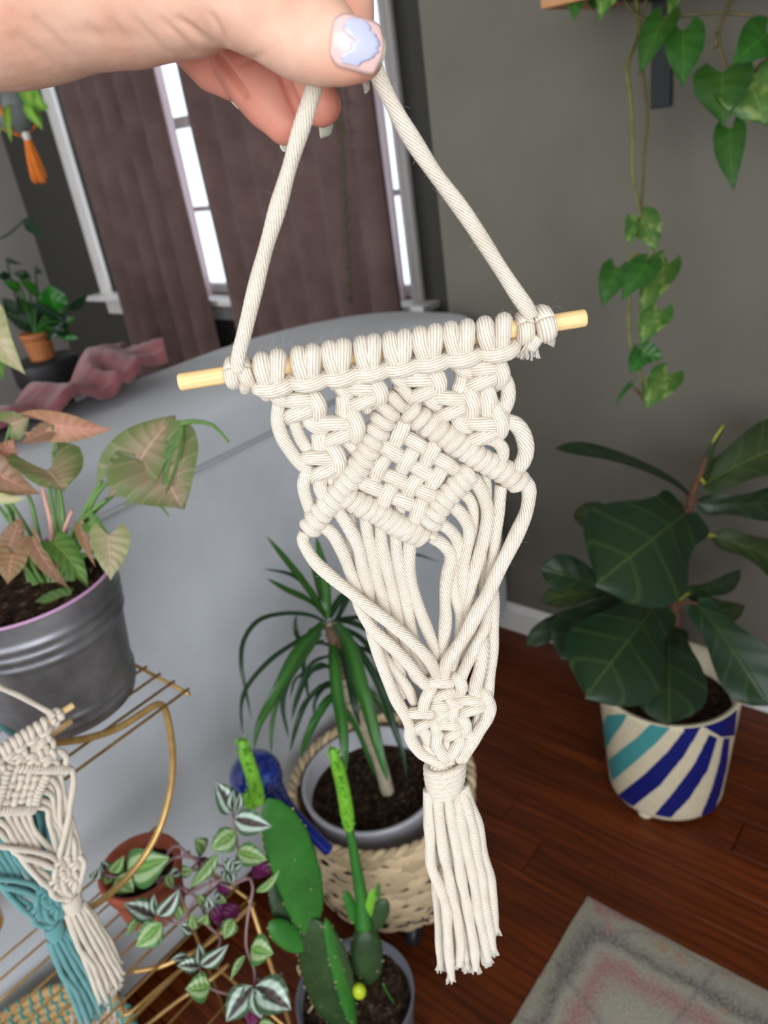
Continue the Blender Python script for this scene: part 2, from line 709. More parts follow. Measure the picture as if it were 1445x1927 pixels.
_yl0 = pln(236, 600, (1, 0, 0), XWIN - 0.155).y
_yl1 = pln(398, 600, (1, 0, 0), XWIN - 0.155).y
_yr0 = pln(430, 580, (1, 0, 0), XWIN - 0.155).y
_yr1 = pln(742, 560, (1, 0, 0), XWIN - 0.155).y
def sheer(px0, px1, py, label):
    x = XWIN - 0.085
    y0, y1 = pln(px1, py, (1, 0, 0), x).y, pln(px0, py, (1, 0, 0), x).y
    P = []
    for i in range(17):
        z = WZ0 + .016 + (2.26 - WZ0 - .016) * i / 16
        P.append([Vector((x + .007 * sin(j * 1.3 + .2 * i), y0 + (y1 - y0) * j / 10, z)) for j in range(11)])
    t = MB()
    t.grid(P)
    n = NT('pinkish_white_sheer')
    tl = n.n('ShaderNodeBsdfTranslucent')
    tl.inputs[0].default_value = srgb(250, 238, 240)
    mx = n.n('ShaderNodeMixShader')
    mx.inputs[0].default_value = 0.78
    n.set(col=srgb(226, 210, 214), rough=.9, spec=.1)
    n.l(n.b.outputs[0], mx.inputs[1])
    n.l(tl.outputs[0], mx.inputs[2])
    n.l(mx.outputs[0], n.t.nodes['Material Output'].inputs[0])
    o = t.build('sheer_curtain', n.m)
    o.modifiers.new('thick', 'SOLIDIFY').thickness = .001
    tag(o, label, 'curtain', 'sheer curtains')


sheer(372, 402, 560, 'pinkish white sheer edge beside the bright gap in the curtains')
sheer(728, 764, 560, 'pinkish white sheer edge showing past the curtain next to the room corner')
curtain(_yl1, _yl0, 5, 0.4, "narrower mauve brown curtain on the hanging planter's side of the window")
curtain(_yr1, _yr0, 6, 1.9, 'wide mauve brown curtain covering the window nearest the room corner')
t = MB()
t.tube([Vector((XWIN - 0.155, 1.5, 2.29)), Vector((XWIN - 0.155, 3.9, 2.29))], 0.012, 12)
for yy in (1.52, 3.88):
    t.sphere((XWIN - 0.155, yy, 2.29), 0.02)
    t.box((XWIN - 0.0775, yy + (0.05 if yy < 2 else -0.05), 2.29), (0.155, 0.012, 0.02))
tag(t.build('curtain_rod', plain('dark_bronze', srgb(40, 34, 30), 0.4, metal=0.8)), 'dark metal curtain rod holding the mauve curtains', 'curtain rod')

# thin trailing stem in front of the right curtain
pts = [pln(px, py, (1, 0, 0), XWIN - 0.215) for px, py in ((628, 60), (636, 170), (644, 260), (648, 340), (652, 420), (657, 500), (660, 570))]
root = thing('trailing_vine', 'thin green vine trailing down in front of the dark curtain', 'vine', pts[-1])
t = MB()
t.tube(spline(pts, 0.03), 0.003, 6)
M_VSTEM = plain('thin_stem', srgb(70, 78, 45), 0.7)
t.build('stem', M_VSTEM, root)
for k in range(26):
    a = spline(pts, 0.03)
    p = a[int(k / 26 * len(a))]
    l = MB()
    sg = 1 if k % 2 else -1
    q = p + Vector((-0.004, sg * 0.016, -0.012))
    l.sphere(p.lerp(q, 0.6), 0.009, 8, 5, (0.35, 1, 0.7))
    l.build('leaf', M_VSTEM, root)


# ------------------------------------------------------------------ sofa
def sofa_mat():
    n = NT('grey_woven_upholstery')
    co = n.coord()
    g = n.noise(9, 4, co)
    f = n.noise(520, 2, co)
    c = n.ramp(g, [(0.3, srgb(194, 197, 203)), (0.7, srgb(205, 208, 214))])
    c = n.mix(n.math('MULTIPLY', n.ramp(f, [(0.4, (0, 0, 0)), (0.65, (1, 1, 1))]), 0.25), c, srgb(222, 224, 228))
    n.set(col=c, rough=0.95, spec=0.1, sheen=0.15)
    n.bump(f, 0.35, 0.0012)
    return n.m


M_SOFA = sofa_mat()


def puff(mb, c, size, e=0.28, nu=48, nv=24, wob=0.004, seed=0.0, droop=None):
    """soft box: superellipsoid"""
    c = Vector(c)
    sp = lambda w, m: math.copysign(abs(w) ** m, w)
    P = []
    for i in range(nu):
        u = -pi + 2 * pi * i / nu
        row = []
        for j in range(nv + 1):
            v = -pi / 2 + pi * j / nv
            p = Vector((sp(cos(v), e) * sp(cos(u), e) * size[0] / 2, sp(cos(v), e) * sp(sin(u), e) * size[1] / 2, sp(sin(v), e) * size[2] / 2))
            q = p + c
            w = noise.noise(q * 4 + Vector((seed, 0, 0))) * wob + noise.noise(q * 12) * wob * 0.35
            p += p.normalized() * w
            if droop:
                p.z += droop(p, size)
            row.append(c + p)
        P.append(row)
    mb.grid(P, closed_u=True)


SX0, SX1, SY0 = -1.15, 1.475, 0.952
sofa = thing('sofa', 'light grey fabric sofa seen from behind, its back to the plants', 'sofa', ((SX0 + SX1) / 2, 1.4, 0))
t = MB()
puff(t, ((SX0 + SX1) / 2, SY0 + 0.115, 0.475), (SX1 - SX0, 0.23, 0.80), 0.10, 96, 40, 0.003)
t.build('back_panel', M_SOFA, sofa)
t = MB()
_dr = lambda p, s: -0.055 * max(0.0, (p.x / (s[0] / 2) - 0.55) / 0.45) ** 1.6
puff(t, ((SX0 + 1.50) / 2, SY0 + 0.150, 0.905), (1.50 - SX0, 0.30, 0.115), 0.40, 120, 30, 0.006, 4.0, _dr)
t.build('back_cushion', M_SOFA, sofa)
t = MB()
t.box(((SX0 + SX1) / 2, SY0 + 0.50, 0.20), (SX1 - SX0 - 0.02, 0.74, 0.24))
bevel(t.build('base', M_SOFA, sofa, smooth=False), 0.02, 3)
for k in range(3):
    w = (SX1 - SX0 - 0.44) / 3
    t = MB()
    puff(t, (SX0 + 0.22 + w * (k + .5), SY0 + 0.56, 0.40), (w - 0.004, 0.66, 0.18), 0.25, 40, 20, 0.003, k)
    t.build('seat_cushion', M_SOFA, sofa)
for xk in (SX0 + 0.11, SX1 - 0.11):
    t = MB()
    puff(t, (xk, SY0 + 0.50, 0.34), (0.22, 0.80, 0.52), 0.2, 40, 20, 0.003)
    t.build('arm', M_SOFA, sofa)
M_DARKW = plain('dark_wood_leg', srgb(30, 20, 14), 0.5)
for xk in (SX0 + 0.10, SX1 - 0.10):
    for yk in (SY0 + 0.10, SY0 + 0.80):
        t = MB()
        t.lathe([(0, 0), (0.018, 0), (0.026, 0.085), (0, 0.085)], (xk, yk, 0), 12)
        t.build('leg', M_DARKW, sofa)
t = MB()
t.tube([Vector((SX0 + 0.03, SY0 - 0.002, 0.872)), Vector((SX1 - 0.02, SY0 - 0.002, 0.872))], 0.004, 8)
t.build('piping', M_SOFA, sofa)
t = MB()
t.box((0.735, SY0 + 0.135, 0.953), (0.035, 0.022, 0.006))
t.build('fabric_tag', plain('grey_tag', srgb(70, 72, 74), 0.8), sofa)

# crumpled dusty-pink throw lying over the top of the back
def throw_mat():
    n = NT('dusty_rose_throw')
    g = n.noise(14, 4, n.coord())
    c = n.ramp(g, [(0.3, srgb(110, 58, 62)), (0.7, srgb(148, 86, 88))])
    n.set(col=c, rough=0.9, sheen=0.3, spec=0.1)
    n.bump(n.noise(300, 2, n.coord()), 0.3, 0.001)
    return n.m


P = []
for i in range(161):
    row = []
    for j in range(51):
        u, v = i / 160, j / 50
        x = -0.16 + 0.88 * u + 0.02 * sin(9 * v)
        y = SY0 + 0.15 + 0.03 * (1 - u) * sin(6 * u) + 0.17 * v
        wx, wy = x + .05 * noise.noise(Vector((x * 8, y * 8, 5))), y + .05 * noise.noise(Vector((x * 8, y * 8, 9)))
        f = (1 - abs(noise.noise(Vector((wx * 11, wy * 6, 1.3)))) * 2.2) * 0.026 + (1 - abs(noise.noise(Vector((wx * 24, wy * 13, 4.1)))) * 2) * .005 + 0.022 * abs(sin(13 * wx + 7 * wy)) + 0.002 * noise.noise(Vector((x * 60, y * 60, 0)))
        z = 0.967 + f * (0.55 + 0.5 * u) - max(0, v - 0.75) ** 1.3 * 0.3 + 0.010 * u
        if j == 0:
            z -= 0.012
        row.append(Vector((x, y, max(z, 0.935))))
    P.append(row)
t = MB()
t.grid(P)
o = t.build('throw_blanket', throw_mat())
o.modifiers.new('thick', 'SOLIDIFY').thickness = 0.006
tag(o, 'crumpled dusty pink throw lying on top of the sofa back', 'blanket')

# ------------------------------------------------------------------ rug
def rug_mat():
    n = NT('distressed_rug')
    co = n.coord()           # object origin sits at the rug's seen corner
    s = n.sep(co)
    x, y = n.math('MULTIPLY', s[0], -1.0), n.math('MULTIPLY', s[1], -1.0)   # distances from the two edges
    nz = n.noise(16, 4, co, 0.7)
    x2 = n.math('ADD', x, n.math('MULTIPLY', n.math('SUBTRACT', nz, 0.5), 0.05))
    y2 = n.math('ADD', y, n.math('MULTIPLY', n.math('SUBTRACT', n.noise(14, 4, n.mapping(co, loc=(4, 2, 0)), 0.7), 0.5), 0.05))
    e = n.math('MINIMUM', x2, n.math('ADD', y2, 0.02))
    grey, beige, pink, dk = srgb(150, 146, 130), srgb(170, 154, 132), srgb(150, 96, 92), srgb(78, 70, 68)
    bands = n.ramp(n.math('MULTIPLY', e, 3.0), [(0.0, beige), (0.10, grey), (0.18, dk), (0.23, grey), (0.30, pink), (0.40, grey), (0.75, beige), (0.8, pink), (0.86, grey), (1.0, grey)])
    pat = n.noise(7, 3, co, 0.6)
    c = n.mix(n.ramp(pat, [(0.53, (0, 0, 0)), (0.58, (.9, .9, .9))]), bands, srgb(164, 96, 98))
    pat2 = n.noise(11, 3, n.mapping(co, loc=(7, 3, 0)), 0.6)
    c = n.mix(n.ramp(pat2, [(0.60, (0, 0, 0)), (0.66, (.7, .7, .7))]), c, srgb(168, 122, 80))
    v = n.n('ShaderNodeTexVoronoi', feature='DISTANCE_TO_EDGE')
    v.inputs['Scale'].default_value = 5.5
    n.l(n.mapping(co, loc=(.3, .1, 0)), v.inputs['Vector'])
    c = n.mix(n.ramp(v.outputs['Distance'], [(0.0, (.5, .5, .5)), (0.025, (0, 0, 0))]), c, srgb(84, 72, 82))
    fine = n.noise(240, 3, co, 0.7)
    c = n.mix(n.math('MULTIPLY', n.ramp(fine, [(0.42, (0, 0, 0)), (0.62, (1, 1, 1))]), 0.45), c, srgb(196, 188, 172))
    wear = n.noise(38, 3, co, 0.7)
    c = n.mix(n.math('MULTIPLY', n.ramp(wear, [(0.45, (0, 0, 0)), (0.7, (1, 1, 1))]), 0.22), c, srgb(150, 144, 130))
    n.set(col=c, rough=0.97, spec=0.05, sheen=0.2)
    n.bump(n.noise(330, 2, co), 0.6, 0.003)
    return n.m


_c = hz(1105, 1680, 0.012)
RX, RY = _c.x, _c.y
P = []
for i in range(61):
    row = []
    for j in range(81):
        x, y = RX - 1.55 * i / 60, RY - 2.1 * j / 80
        edge = min(i, j, 60 - i, 80 - j)
        z = 0.0125 + 0.0008 * noise.noise(Vector((x * 6, y * 6, 0)))
        if edge == 0:
            z = 0.003
            x += 0.0015 * noise.noise(Vector((x * 60, y * 60, 0)))
            y += 0.0015 * noise.noise(Vector((y * 60, x * 60, 0)))
        row.append(Vector((x, y, z)))
    P.append(row)
t = MB()
t.grid(P)
rim = [P[i][0] for i in range(61)] + [P[60][j] for j in range(1, 81)] + [P[i][80] for i in range(59, -1, -1)] + [P[0][j] for j in range(79, 0, -1)]
t.add([Vector((p.x, p.y, 0.0005)) for p in rim] + rim, [[k, (k + 1) % len(rim), len(rim) + (k + 1) % len(rim), len(rim) + k] for k in range(len(rim))])
rug = t.build('rug', rug_mat(), None, origin=(RX, RY, 0))
tag(rug, 'faded grey and pink patterned rug on the dark wood floor', 'rug')
# ================================================================== cord work
def rope_mat(name, c0, c1, N=15.0, k=7.5, bumpd=0.0006, dirt=None):
    n = NT(name)
    uv = n.coord('UV')
    s = n.sep(uv)
    dis = n.noise(1.3, 2, n.mapping(uv, (1.0, 1.2, 1)))
    ph = n.math('MULTIPLY', n.math('ADD', n.math('ADD', n.math('MULTIPLY', s[0], N), n.math('MULTIPLY', s[1], k)), n.math('MULTIPLY', dis, 0.7)), 2 * pi)
    st = n.math('MULTIPLY_ADD', n.math('SINE', ph), 0.5, 0.5)
    fine = n.noise(34, 2, n.mapping(uv, (1.0, 0.25, 1)))
    h = n.math('ADD', n.math('MULTIPLY', st, 0.75), n.math('MULTIPLY', fine, 0.5))
    r = n.rnd()
    col = n.ramp(h, [(0.12, c0), (0.55, c1), (1.0, tuple(min(1, x * 1.05) for x in c1[:3]) + (1,))])
    pat = n.noise(70, 2, n.coord('Object'))
    col = n.mix(n.math('MULTIPLY', n.ramp(pat, [(0.45, (0, 0, 0)), (0.75, (1, 1, 1))]), 0.22), col, dirt or c0)
    n.set(col=col, rough=0.92, spec=0.12, sheen=0.25, sss=(0.12, (1.0, 0.8, 0.6), 0.0012))
    n.bump(h, 0.6, bumpd)
    return n.m


M_ROPE = rope_mat('cream_cotton_cord', srgb(168, 146, 122), srgb(227, 216, 200))
M_ROPEK = rope_mat('cream_cotton_cord_knotted', srgb(170, 148, 124), srgb(227, 216, 200), 16.0, 2.6)
M_FUZZ = plain('cotton_fuzz', srgb(240, 232, 220), 0.9)
Y0 = 0.252                                   # the hanging's upright plane, metres ahead of the lens


def mac(px, py, c=0.0):
    """pixel -> point on the hanging's plane; c millimetres towards the lens"""
    return pln(px, py, YW, Y0 - c / 1000.0)


def cord(mb, pts, r=2.35, sides=10, step=0.0012, taper=None, v0=None, flat=None, ply=0.0):
    """pts: (px, py, c) triples"""
    P = spline([mac(*p) for p in pts], step)
    n = len(P)
    rad = []
    for i in range(n):
        t = i / (n - 1)
        q = r / 1000.0 * (1 + 0.035 * sin(i * 0.35 + px_seed(pts)))
        if taper:
            q *= interp(taper, t)
        rad.append(q)
    mb.tube(P, rad, sides, True, flat, 0, v0 if v0 is not None else px_seed(pts), 0.0, ply)


def px_seed(pts):
    return (pts[0][0] * 0.37 + pts[0][1] * 0.73) % 6.28


def zoom(ox, oy, sc):
    return lambda pts: [(ox + p[0] / sc, oy + p[1] / sc, p[2] if len(p) > 2 else 0.0) for p in pts]


Z2, Z3, Z4 = zoom(320, 550, 1.806), zoom(540, 850, 2.89), zoom(720, 1380, 4.013)
Z5, Z6, Z7, Z8 = zoom(560, 600, 4.817), zoom(800, 600, 4.817), zoom(540, 800, 4.516), zoom(740, 1240, 6.568)

hang = thing('macrame_wall_hanging', 'cream knotted macrame hanging on a bare wooden dowel, held up by the hand', 'macrame', mac(850, 1840))


def dowel_mat():
    n = NT('pale_dowel_wood')
    uv = n.coord('UV')
    g = n.noise(9, 4, n.mapping(uv, (6, 0.06, 1)), 0.6)
    c = n.ramp(g, [(0.3, srgb(214, 172, 112)), (0.5, srgb(236, 200, 142)), (0.72, srgb(246, 219, 168))])
    n.set(col=c, rough=0.55, spec=0.3)
    return n.m


M_DOWEL = dowel_mat()
a_, b_ = mac(337, 719.5, 0), mac(1102, 598, 0)
ax_ = (b_ - a_).normalized()
t = MB()
e = 0.0005
t.tube([a_, a_ + ax_ * e, a_ + ax_ * 0.003] + [a_.lerp(b_, k / 12) for k in range(1, 12)] + [b_ - ax_ * 0.003, b_ - ax_ * e, b_],
       [0.0025, 0.0029, 0.0029] + [0.0029] * 11 + [0.0029, 0.0029, 0.0025], 24)
t.build('dowel', M_DOWEL, hang)


def dow(px):
    """dowel centre-line y for a pixel column"""
    return 719.5 + (px - 337) * (598 - 719.5) / (1102 - 337)


# hanging cord, two legs meeting behind the thumb
t = MB()
cord(t, [(447, dow(447) - 2, 4.6), (449, 668, 4.4), (462, 618, 3), (490, 505, 1), (520, 400, .5), (552, 290, 0), (580, 200, 0), (600, 140, 0), (620, 95, 0), (650, 80, -.5), (680, 92, 0), (700, 118, .5),
         (722, 165, 1), (760, 237, 1), (815, 322, .5), (868, 393, 0), (905, 448, 0), (938, 500, 0), (972, 552, 1), (990, 578, 2.5), (1001, 600, 4)], 2.45, 14, ply=.06)
t.build('hanging_cord', M_ROPE, hang)


def wrap_loop(mb, px, py, ht, lean=0.0, r=2.3, cr=5.0, w=0):
    """one turn of cord round the dowel, seen from the front"""
    P = []
    c = mac(px, py, 0)
    dn = Vector((0, 0, -1))
    for k in range(25):
        a = 2 * pi * k / 24 + 0.6
        o = (-YW) * cos(a) * cr / 1000 + Vector((0, 0, 1)) * sin(a) * (ht / 1000)
        o += XW * ((k / 24 - 0.5) * w / 1000 + lean / 1000 * sin(a))
        P.append(c + o)
    mb.tube(P, r / 1000, 10, True, None, 0, px * 0.1)


t = MB()
wrap_loop(t, 438, dow(438) - 2, 3.1, 0.3, 2.5, 4.2)
wrap_loop(t, 464, dow(464) + 1, 3.2, -0.4, 2.5, 4.2)
cord(t, [(462, 722, 4), (460, 728, 2.5), (462, 735, 1)], 1.9)
t.build('end_knot', M_ROPEK, hang)
t = MB()
wrap_loop(t, 985, dow(985) + 1, 3.0, 0.2, 2.9, 4.2)
wrap_loop(t, 1023, dow(1023) - 1, 3.0, -0.4, 3.5, 3.8)
cord(t, [(1012, 632, 3.5), (1003, 645, 3), (996, 655, 2.5)], 2.4)
t.build('end_knot', M_ROPEK, hang)
# frayed tail at the right-hand knot
t = MB()
rr = random.Random(5)
for k in range(26):
    sx = rr.uniform(-1, 1)
    cord(t, [(1004 + sx * 9, 640, 2.5 + rr.uniform(-1, 1.5)), (997 + sx * 14, 658, 2.5 + rr.uniform(-1, 2)), (994 + sx * 20 + rr.uniform(-2, 2), 670 + rr.uniform(-5, 8) + sx * 3, 2 + rr.uniform(-1, 2))], 0.42, 5)
for k in range(9):
    sx = rr.uniform(0, 1)
    cord(t, [(1022, 640 - sx * 8, 2.5), (1034 + sx * 4, 648 - sx * 12, 2), (1042 + sx * 4, 652 - sx * 20 + rr.uniform(-3, 3), 1.5)], 0.35, 5)
t.build('frayed_tail', M_ROPE, hang)

# eight lark's-head knots on the dowel
LH = [(494, 525), (564, 591), (622, 648), (682, 705), (736, 763), (792, 821), (850, 881), (914, 950)]
for xa, xb in LH:
    t = MB()
    m = (xa + xb) / 2
    for x, s_ in ((xa, 1), (xb, -1)):
        y = dow(x)
        xs = x - 2
        cord(t, [(xs + 2, y - 2, -4.6), (xs, y - 14, -2.6), (xs, y - 18, 0.4), (xs + 0.5 * s_, y - 13, 3.4), (xs + 1.5 * s_, y + 1, 4.9), (xs + 4 * s_ + 1, y + 17, 4.7), (xs + 6 * s_ + 2, y + 33, 3.0), (xs + 7 * s_ + 3, y + 52, 0.5)], 2.85, taper=[(0, 1), (.35, 1.06), (.6, 1.0), (.8, .86), (1, .8)])
    y = dow(m)
    cord(t, [(m - 26, y + 20, -3.5), (m - 27, y + 32, 0), (m - 18, y + 41, 3.8), (m + 5, y + 43, 5.8), (m + 27, y + 36, 4.2), (m + 36, y + 26, 0.5), (m + 35, y + 16, -3.0)], 2.7)
    t.build('larks_head_knot', M_ROPEK, hang)


# square knots: two cross bars, the side loop that locks them, and the two core cords between
def sqknot(bar1, bar2, loop, left=None, cores=(), r=2.72):
    t = MB()
    for (x0, x1, y0, y1, tilt) in (bar1, bar2):
        yc = (y0 + y1) / 2
        w = x1 - x0
        cord(t, [(x0 + 2, yc + tilt + 4, -2.5), (x0 + 5, yc + tilt * .8, 0.5), (x0 + w * .28, yc + tilt * .45, 3.2), (x0 + w * .55, yc - tilt * .1, 4.3), (x1 - w * .14, yc - tilt * .7, 3.2), (x1 - 2, yc - tilt - 1, 0.2), (x1 - 3, yc - tilt + 3, -2.8)], r)
    if loop:
        x0, x1, y0, y1 = loop
        xc = (x0 + x1) / 2
        w = x1 - x0
        h = y1 - y0
        cord(t, [(xc - w * .28, y0 - 5, -2), (xc - w * .2, y0 + 5, 1.0), (xc - w * .02, y0 + h * .3, 3.4), (xc + w * .12, y0 + h * .58, 3.8), (xc + w * .06, y1 - h * .16, 2.4), (xc - w * .22, y1 - 2, -0.6), (xc - w * .4, y1 + 2, -3)], r * 1.04)
    if left:
        x0, x1, y0, y1 = left
        cord(t, [(x0 + 4, y0 - 8, 0.5), (x0 + 8, y0 + 6, 2.2), (x0 + (x1 - x0) * .5, y0 + (y1 - y0) * .6, 2.6), (x1 - 4, y1 - 8, 1.2), (x1 + 4, y1 - 6, -2)], r * .95)
    for c in cores:
        cord(t, c, r)
    return t.build('square_knot', M_ROPEK, hang)


sqknot((534, 586, 741, 766, 0), (540, 586, 767, 787, 8), (578, 613, 737, 787), (512, 545, 738, 762), [[(540, 735, -2), (548, 760, -1.5), (560, 790, -2)], [(580, 740, -2), (572, 765, -2), (566, 800, -2)]])
sqknot((653, 700, 718, 743, -2), (660, 704, 745, 768, 8), (694, 729, 714, 758), (632, 662, 722, 746), [[(640, 712, -2), (646, 740, -1), (648, 770, 1.5), (644, 792, 1)], [(690, 740, -2), (690, 775, -2)]])
sqknot((757, 811, 700, 727, -2), (770, 814, 731, 754, 8), (806, 838, 693, 739), (738, 768, 700, 726), [[(760, 690, -2), (790, 720, -2), (800, 760, -2)], [(812, 735, -.5), (820, 765, -1), (838, 785, -2)]])
sqknot((884, 931, 681, 706, 0), (878, 931, 708, 731, 9), (927, 957, 678, 722), (855, 888, 680, 706), [[(866, 690, -2), (870, 712, 0), (862, 735, 1.6), (856, 752, 0)], [(905, 720, -2), (914, 745, 2.2), (915, 770, 2.4), (910, 792, -1)]])
sqknot((593, 656, 783, 810, -2), (612, 658, 812, 835, 8), (650, 686, 770, 828), (572, 612, 782, 814), [[(645, 745, 2), (646, 765, 2.4), (642, 788, 0)], [(608, 806, -1), (604, 830, 1.8), (602, 852, 0.5)], [(648, 826, -1), (660, 836, 0), (672, 852, -1)]])
sqknot((815, 870, 736, 762, -3), (822, 870, 765, 789, 9), (867, 904, 726, 787), (798, 826, 736, 767), [[(812, 780, -1), (826, 800, -1.5)], [(872, 782, -1.5), (850, 800, -2)]])
sqknot((571, 622, 849, 874, -1), (587, 630, 876, 899, 9), (613, 652, 833, 891), None, [[(598, 815, 1), (601, 832, 1.8), (598, 852, 0)], [(604, 896, 0), (602, 915, 1.4), (610, 932, .5), (622, 945, -1)], [(624, 895, -1), (630, 912, -.5), (640, 925, -1)]])
sqknot((873, 932, 785, 810, -2), (880, 932, 810, 835, 9), (921, 957, 762, 822), (855, 885, 788, 812), [[(914, 728, 2), (922, 752, 2.6), (914, 785, 1.2)], [(885, 730, 2), (890, 760, 3), (885, 790, 1)], [(896, 832, -1), (888, 850, -2)]])

# loose side loops
t = MB()
cord(t, [(530, 742, -1), (525, 760, 1), (522, 790, 1.5), (530, 820, 1.5), (546, 848, 1.5), (565, 872, 1.2), (582, 884, 0.2), (590, 888, -1.5)], 2.4)
t.build('side_loop', M_ROPE, hang)
t = MB()
cord(t, [(555, 780, -1.5), (556, 800, .5), (566, 826, .5), (580, 846, 0), (592, 858, -1.5)], 2.3)
t.build('side_loop', M_ROPE, hang)
t = MB()
cord(t, [(590, 878, -1), (577, 890, .8), (571, 915, 1), (577, 942, .8), (584, 962, -1), (592, 975, -2)], 2.3)
t.build('side_loop', M_ROPE, hang)
t = MB()
cord(t, [(938, 672, 0), (944, 700, 1.5), (955, 725, 1.5), (955, 752, 1.5), (944, 778, .5), (936, 795, -1.5)], 2.55)
t.build('side_loop', M_ROPE, hang)
t = MB()
cord(t, [(942, 800, -1), (956, 794, 1.6), (972, 800, 2.4), (984, 818, 2.4), (990, 845, 2.0), (984, 868, 1.4), (972, 882, 0), (962, 888, -2)], 2.95)
t.build('side_loop', M_ROPE, hang)
t = MB()
cord(t, [(905, 828, -1), (918, 826, 1.5), (935, 832, 2.4), (946, 846, 2), (944, 862, .6), (936, 872, -2)], 2.3)
t.build('side_loop', M_ROPE, hang)


# clove-hitch ridges of the diamond: cord coiled round a carried core
def ridge(pts, name='hitch_ridge', pitch=3.7, cr=2.45, r=2.2, seed=1):
    t = MB()
    C = spline([mac(p[0], p[1], p[2] if len(p) > 2 else 1.0) for p in pts], 0.0006)
    t.tube(C[::3], 0.0024, 8)
    rr = random.Random(seed)
    H = []
    ang = rr.random() * 6
    sgn = 1
    for i in range(len(C)):
        T = (C[min(i + 1, len(C) - 1)] - C[max(i - 1, 0)]).normalized()
        N = (YW - T * YW.dot(T)).normalized()
        B = T.cross(N)
        seg = (C[i] - C[i - 1]).length if i else 0.0
        ang += seg / (pitch / 1000 * (1 + 0.16 * sin(i * 0.05 + seed))) * 2 * pi
        q = cr / 1000 * (1 + 0.10 * noise.noise(Vector((i * 0.045, seed, 0))))
        # lean each turn so that the wraps sit slightly slanted
        H.append(C[i] + N * cos(ang) * q + B * sin(ang) * q * 1.12 + T * 0.0011 * sin(ang))
    # resample finely enough for round turns
    S = spline(H, 0.0011)
    rad = [r / 1000 * (1 + 0.10 * noise.noise(Vector((k * 0.05, seed * 3.1, 0)))) for k in range(len(S))]
    t.tube(S, rad, 8)
    return t.build(name, M_ROPEK, hang)


RA = [(768, 730, 0.5), (748, 752, 1.2), (730, 773, 1.5), (716, 800, 1.5), (702, 828, 1.5), (686, 858, 1.5), (669, 884, 1.5), (648, 914, 1.5), (628, 938, 1.5), (603, 966, 1.2), (582, 994, .6)]
RB = [(762, 768, 1.5), (791, 788, 2), (819, 806, 2), (852, 828, 2), (880, 848, 2), (907, 866, 1.8), (935, 880, 1.6), (958, 894, 1.2), (981, 911, .6)]
RC = [(652, 934, .8), (686, 953, 1.5), (713, 967, 1.5), (741, 984, 1.5), (770, 999, 1.5), (805, 1013, .8)]
RD = [(884, 888, 1), (860, 914, 1.6), (837, 938, 1.8), (820, 963, 1.8), (806, 988, 1.6)]
ridge(RA, seed=1)
ridge(RB, seed=2)
ridge(RC, seed=3, pitch=3.2)
ridge(RD, seed=4)

# plain-weave of the diamond's middle: four cords one way, four the other
WV = [[(732, 800, -1.5), (756, 816, -2), (784, 834, 2.2), (811, 853, -2), (838, 871, 2.2), (866, 890, -1.5)],
      [(705, 828, 0), (738, 850, 2.2), (766, 868, -2), (794, 886, 2.2), (822, 903, -2), (846, 916, -1)],
      [(688, 868, -1), (716, 886, -2), (745, 901, 2.2), (773, 914, -2), (800, 927, 2.2), (828, 940, -1)],
      [(668, 900, 0), (698, 915, 2.2), (728, 930, -2), (757, 942, 2.2), (787, 956, -2), (812, 966, -1)]]
WM = [[(768, 780, 0), (750, 820, 2.2), (733, 850, -2), (714, 878, 2.2), (698, 914, -2), (684, 945, -1)],
      [(794, 808, -1), (785, 834, -2), (766, 867, 2.2), (746, 900, -2), (729, 929, 2.2), (713, 962, -1)],
      [(828, 820, -1), (808, 856, 2.2), (793, 886, -2), (776, 913, 2.2), (758, 942, -2), (743, 978, -1)],
      [(850, 848, -1), (838, 870, -2), (821, 899, 2.2), (801, 927, -2), (789, 956, 2.2), (775, 994, -1)]]
for k, w in enumerate(WV + WM):
    t = MB()
    cord(t, w, 2.85, flat=(YW, 0.8))
    t.build('woven_cord', M_ROPEK, hang)

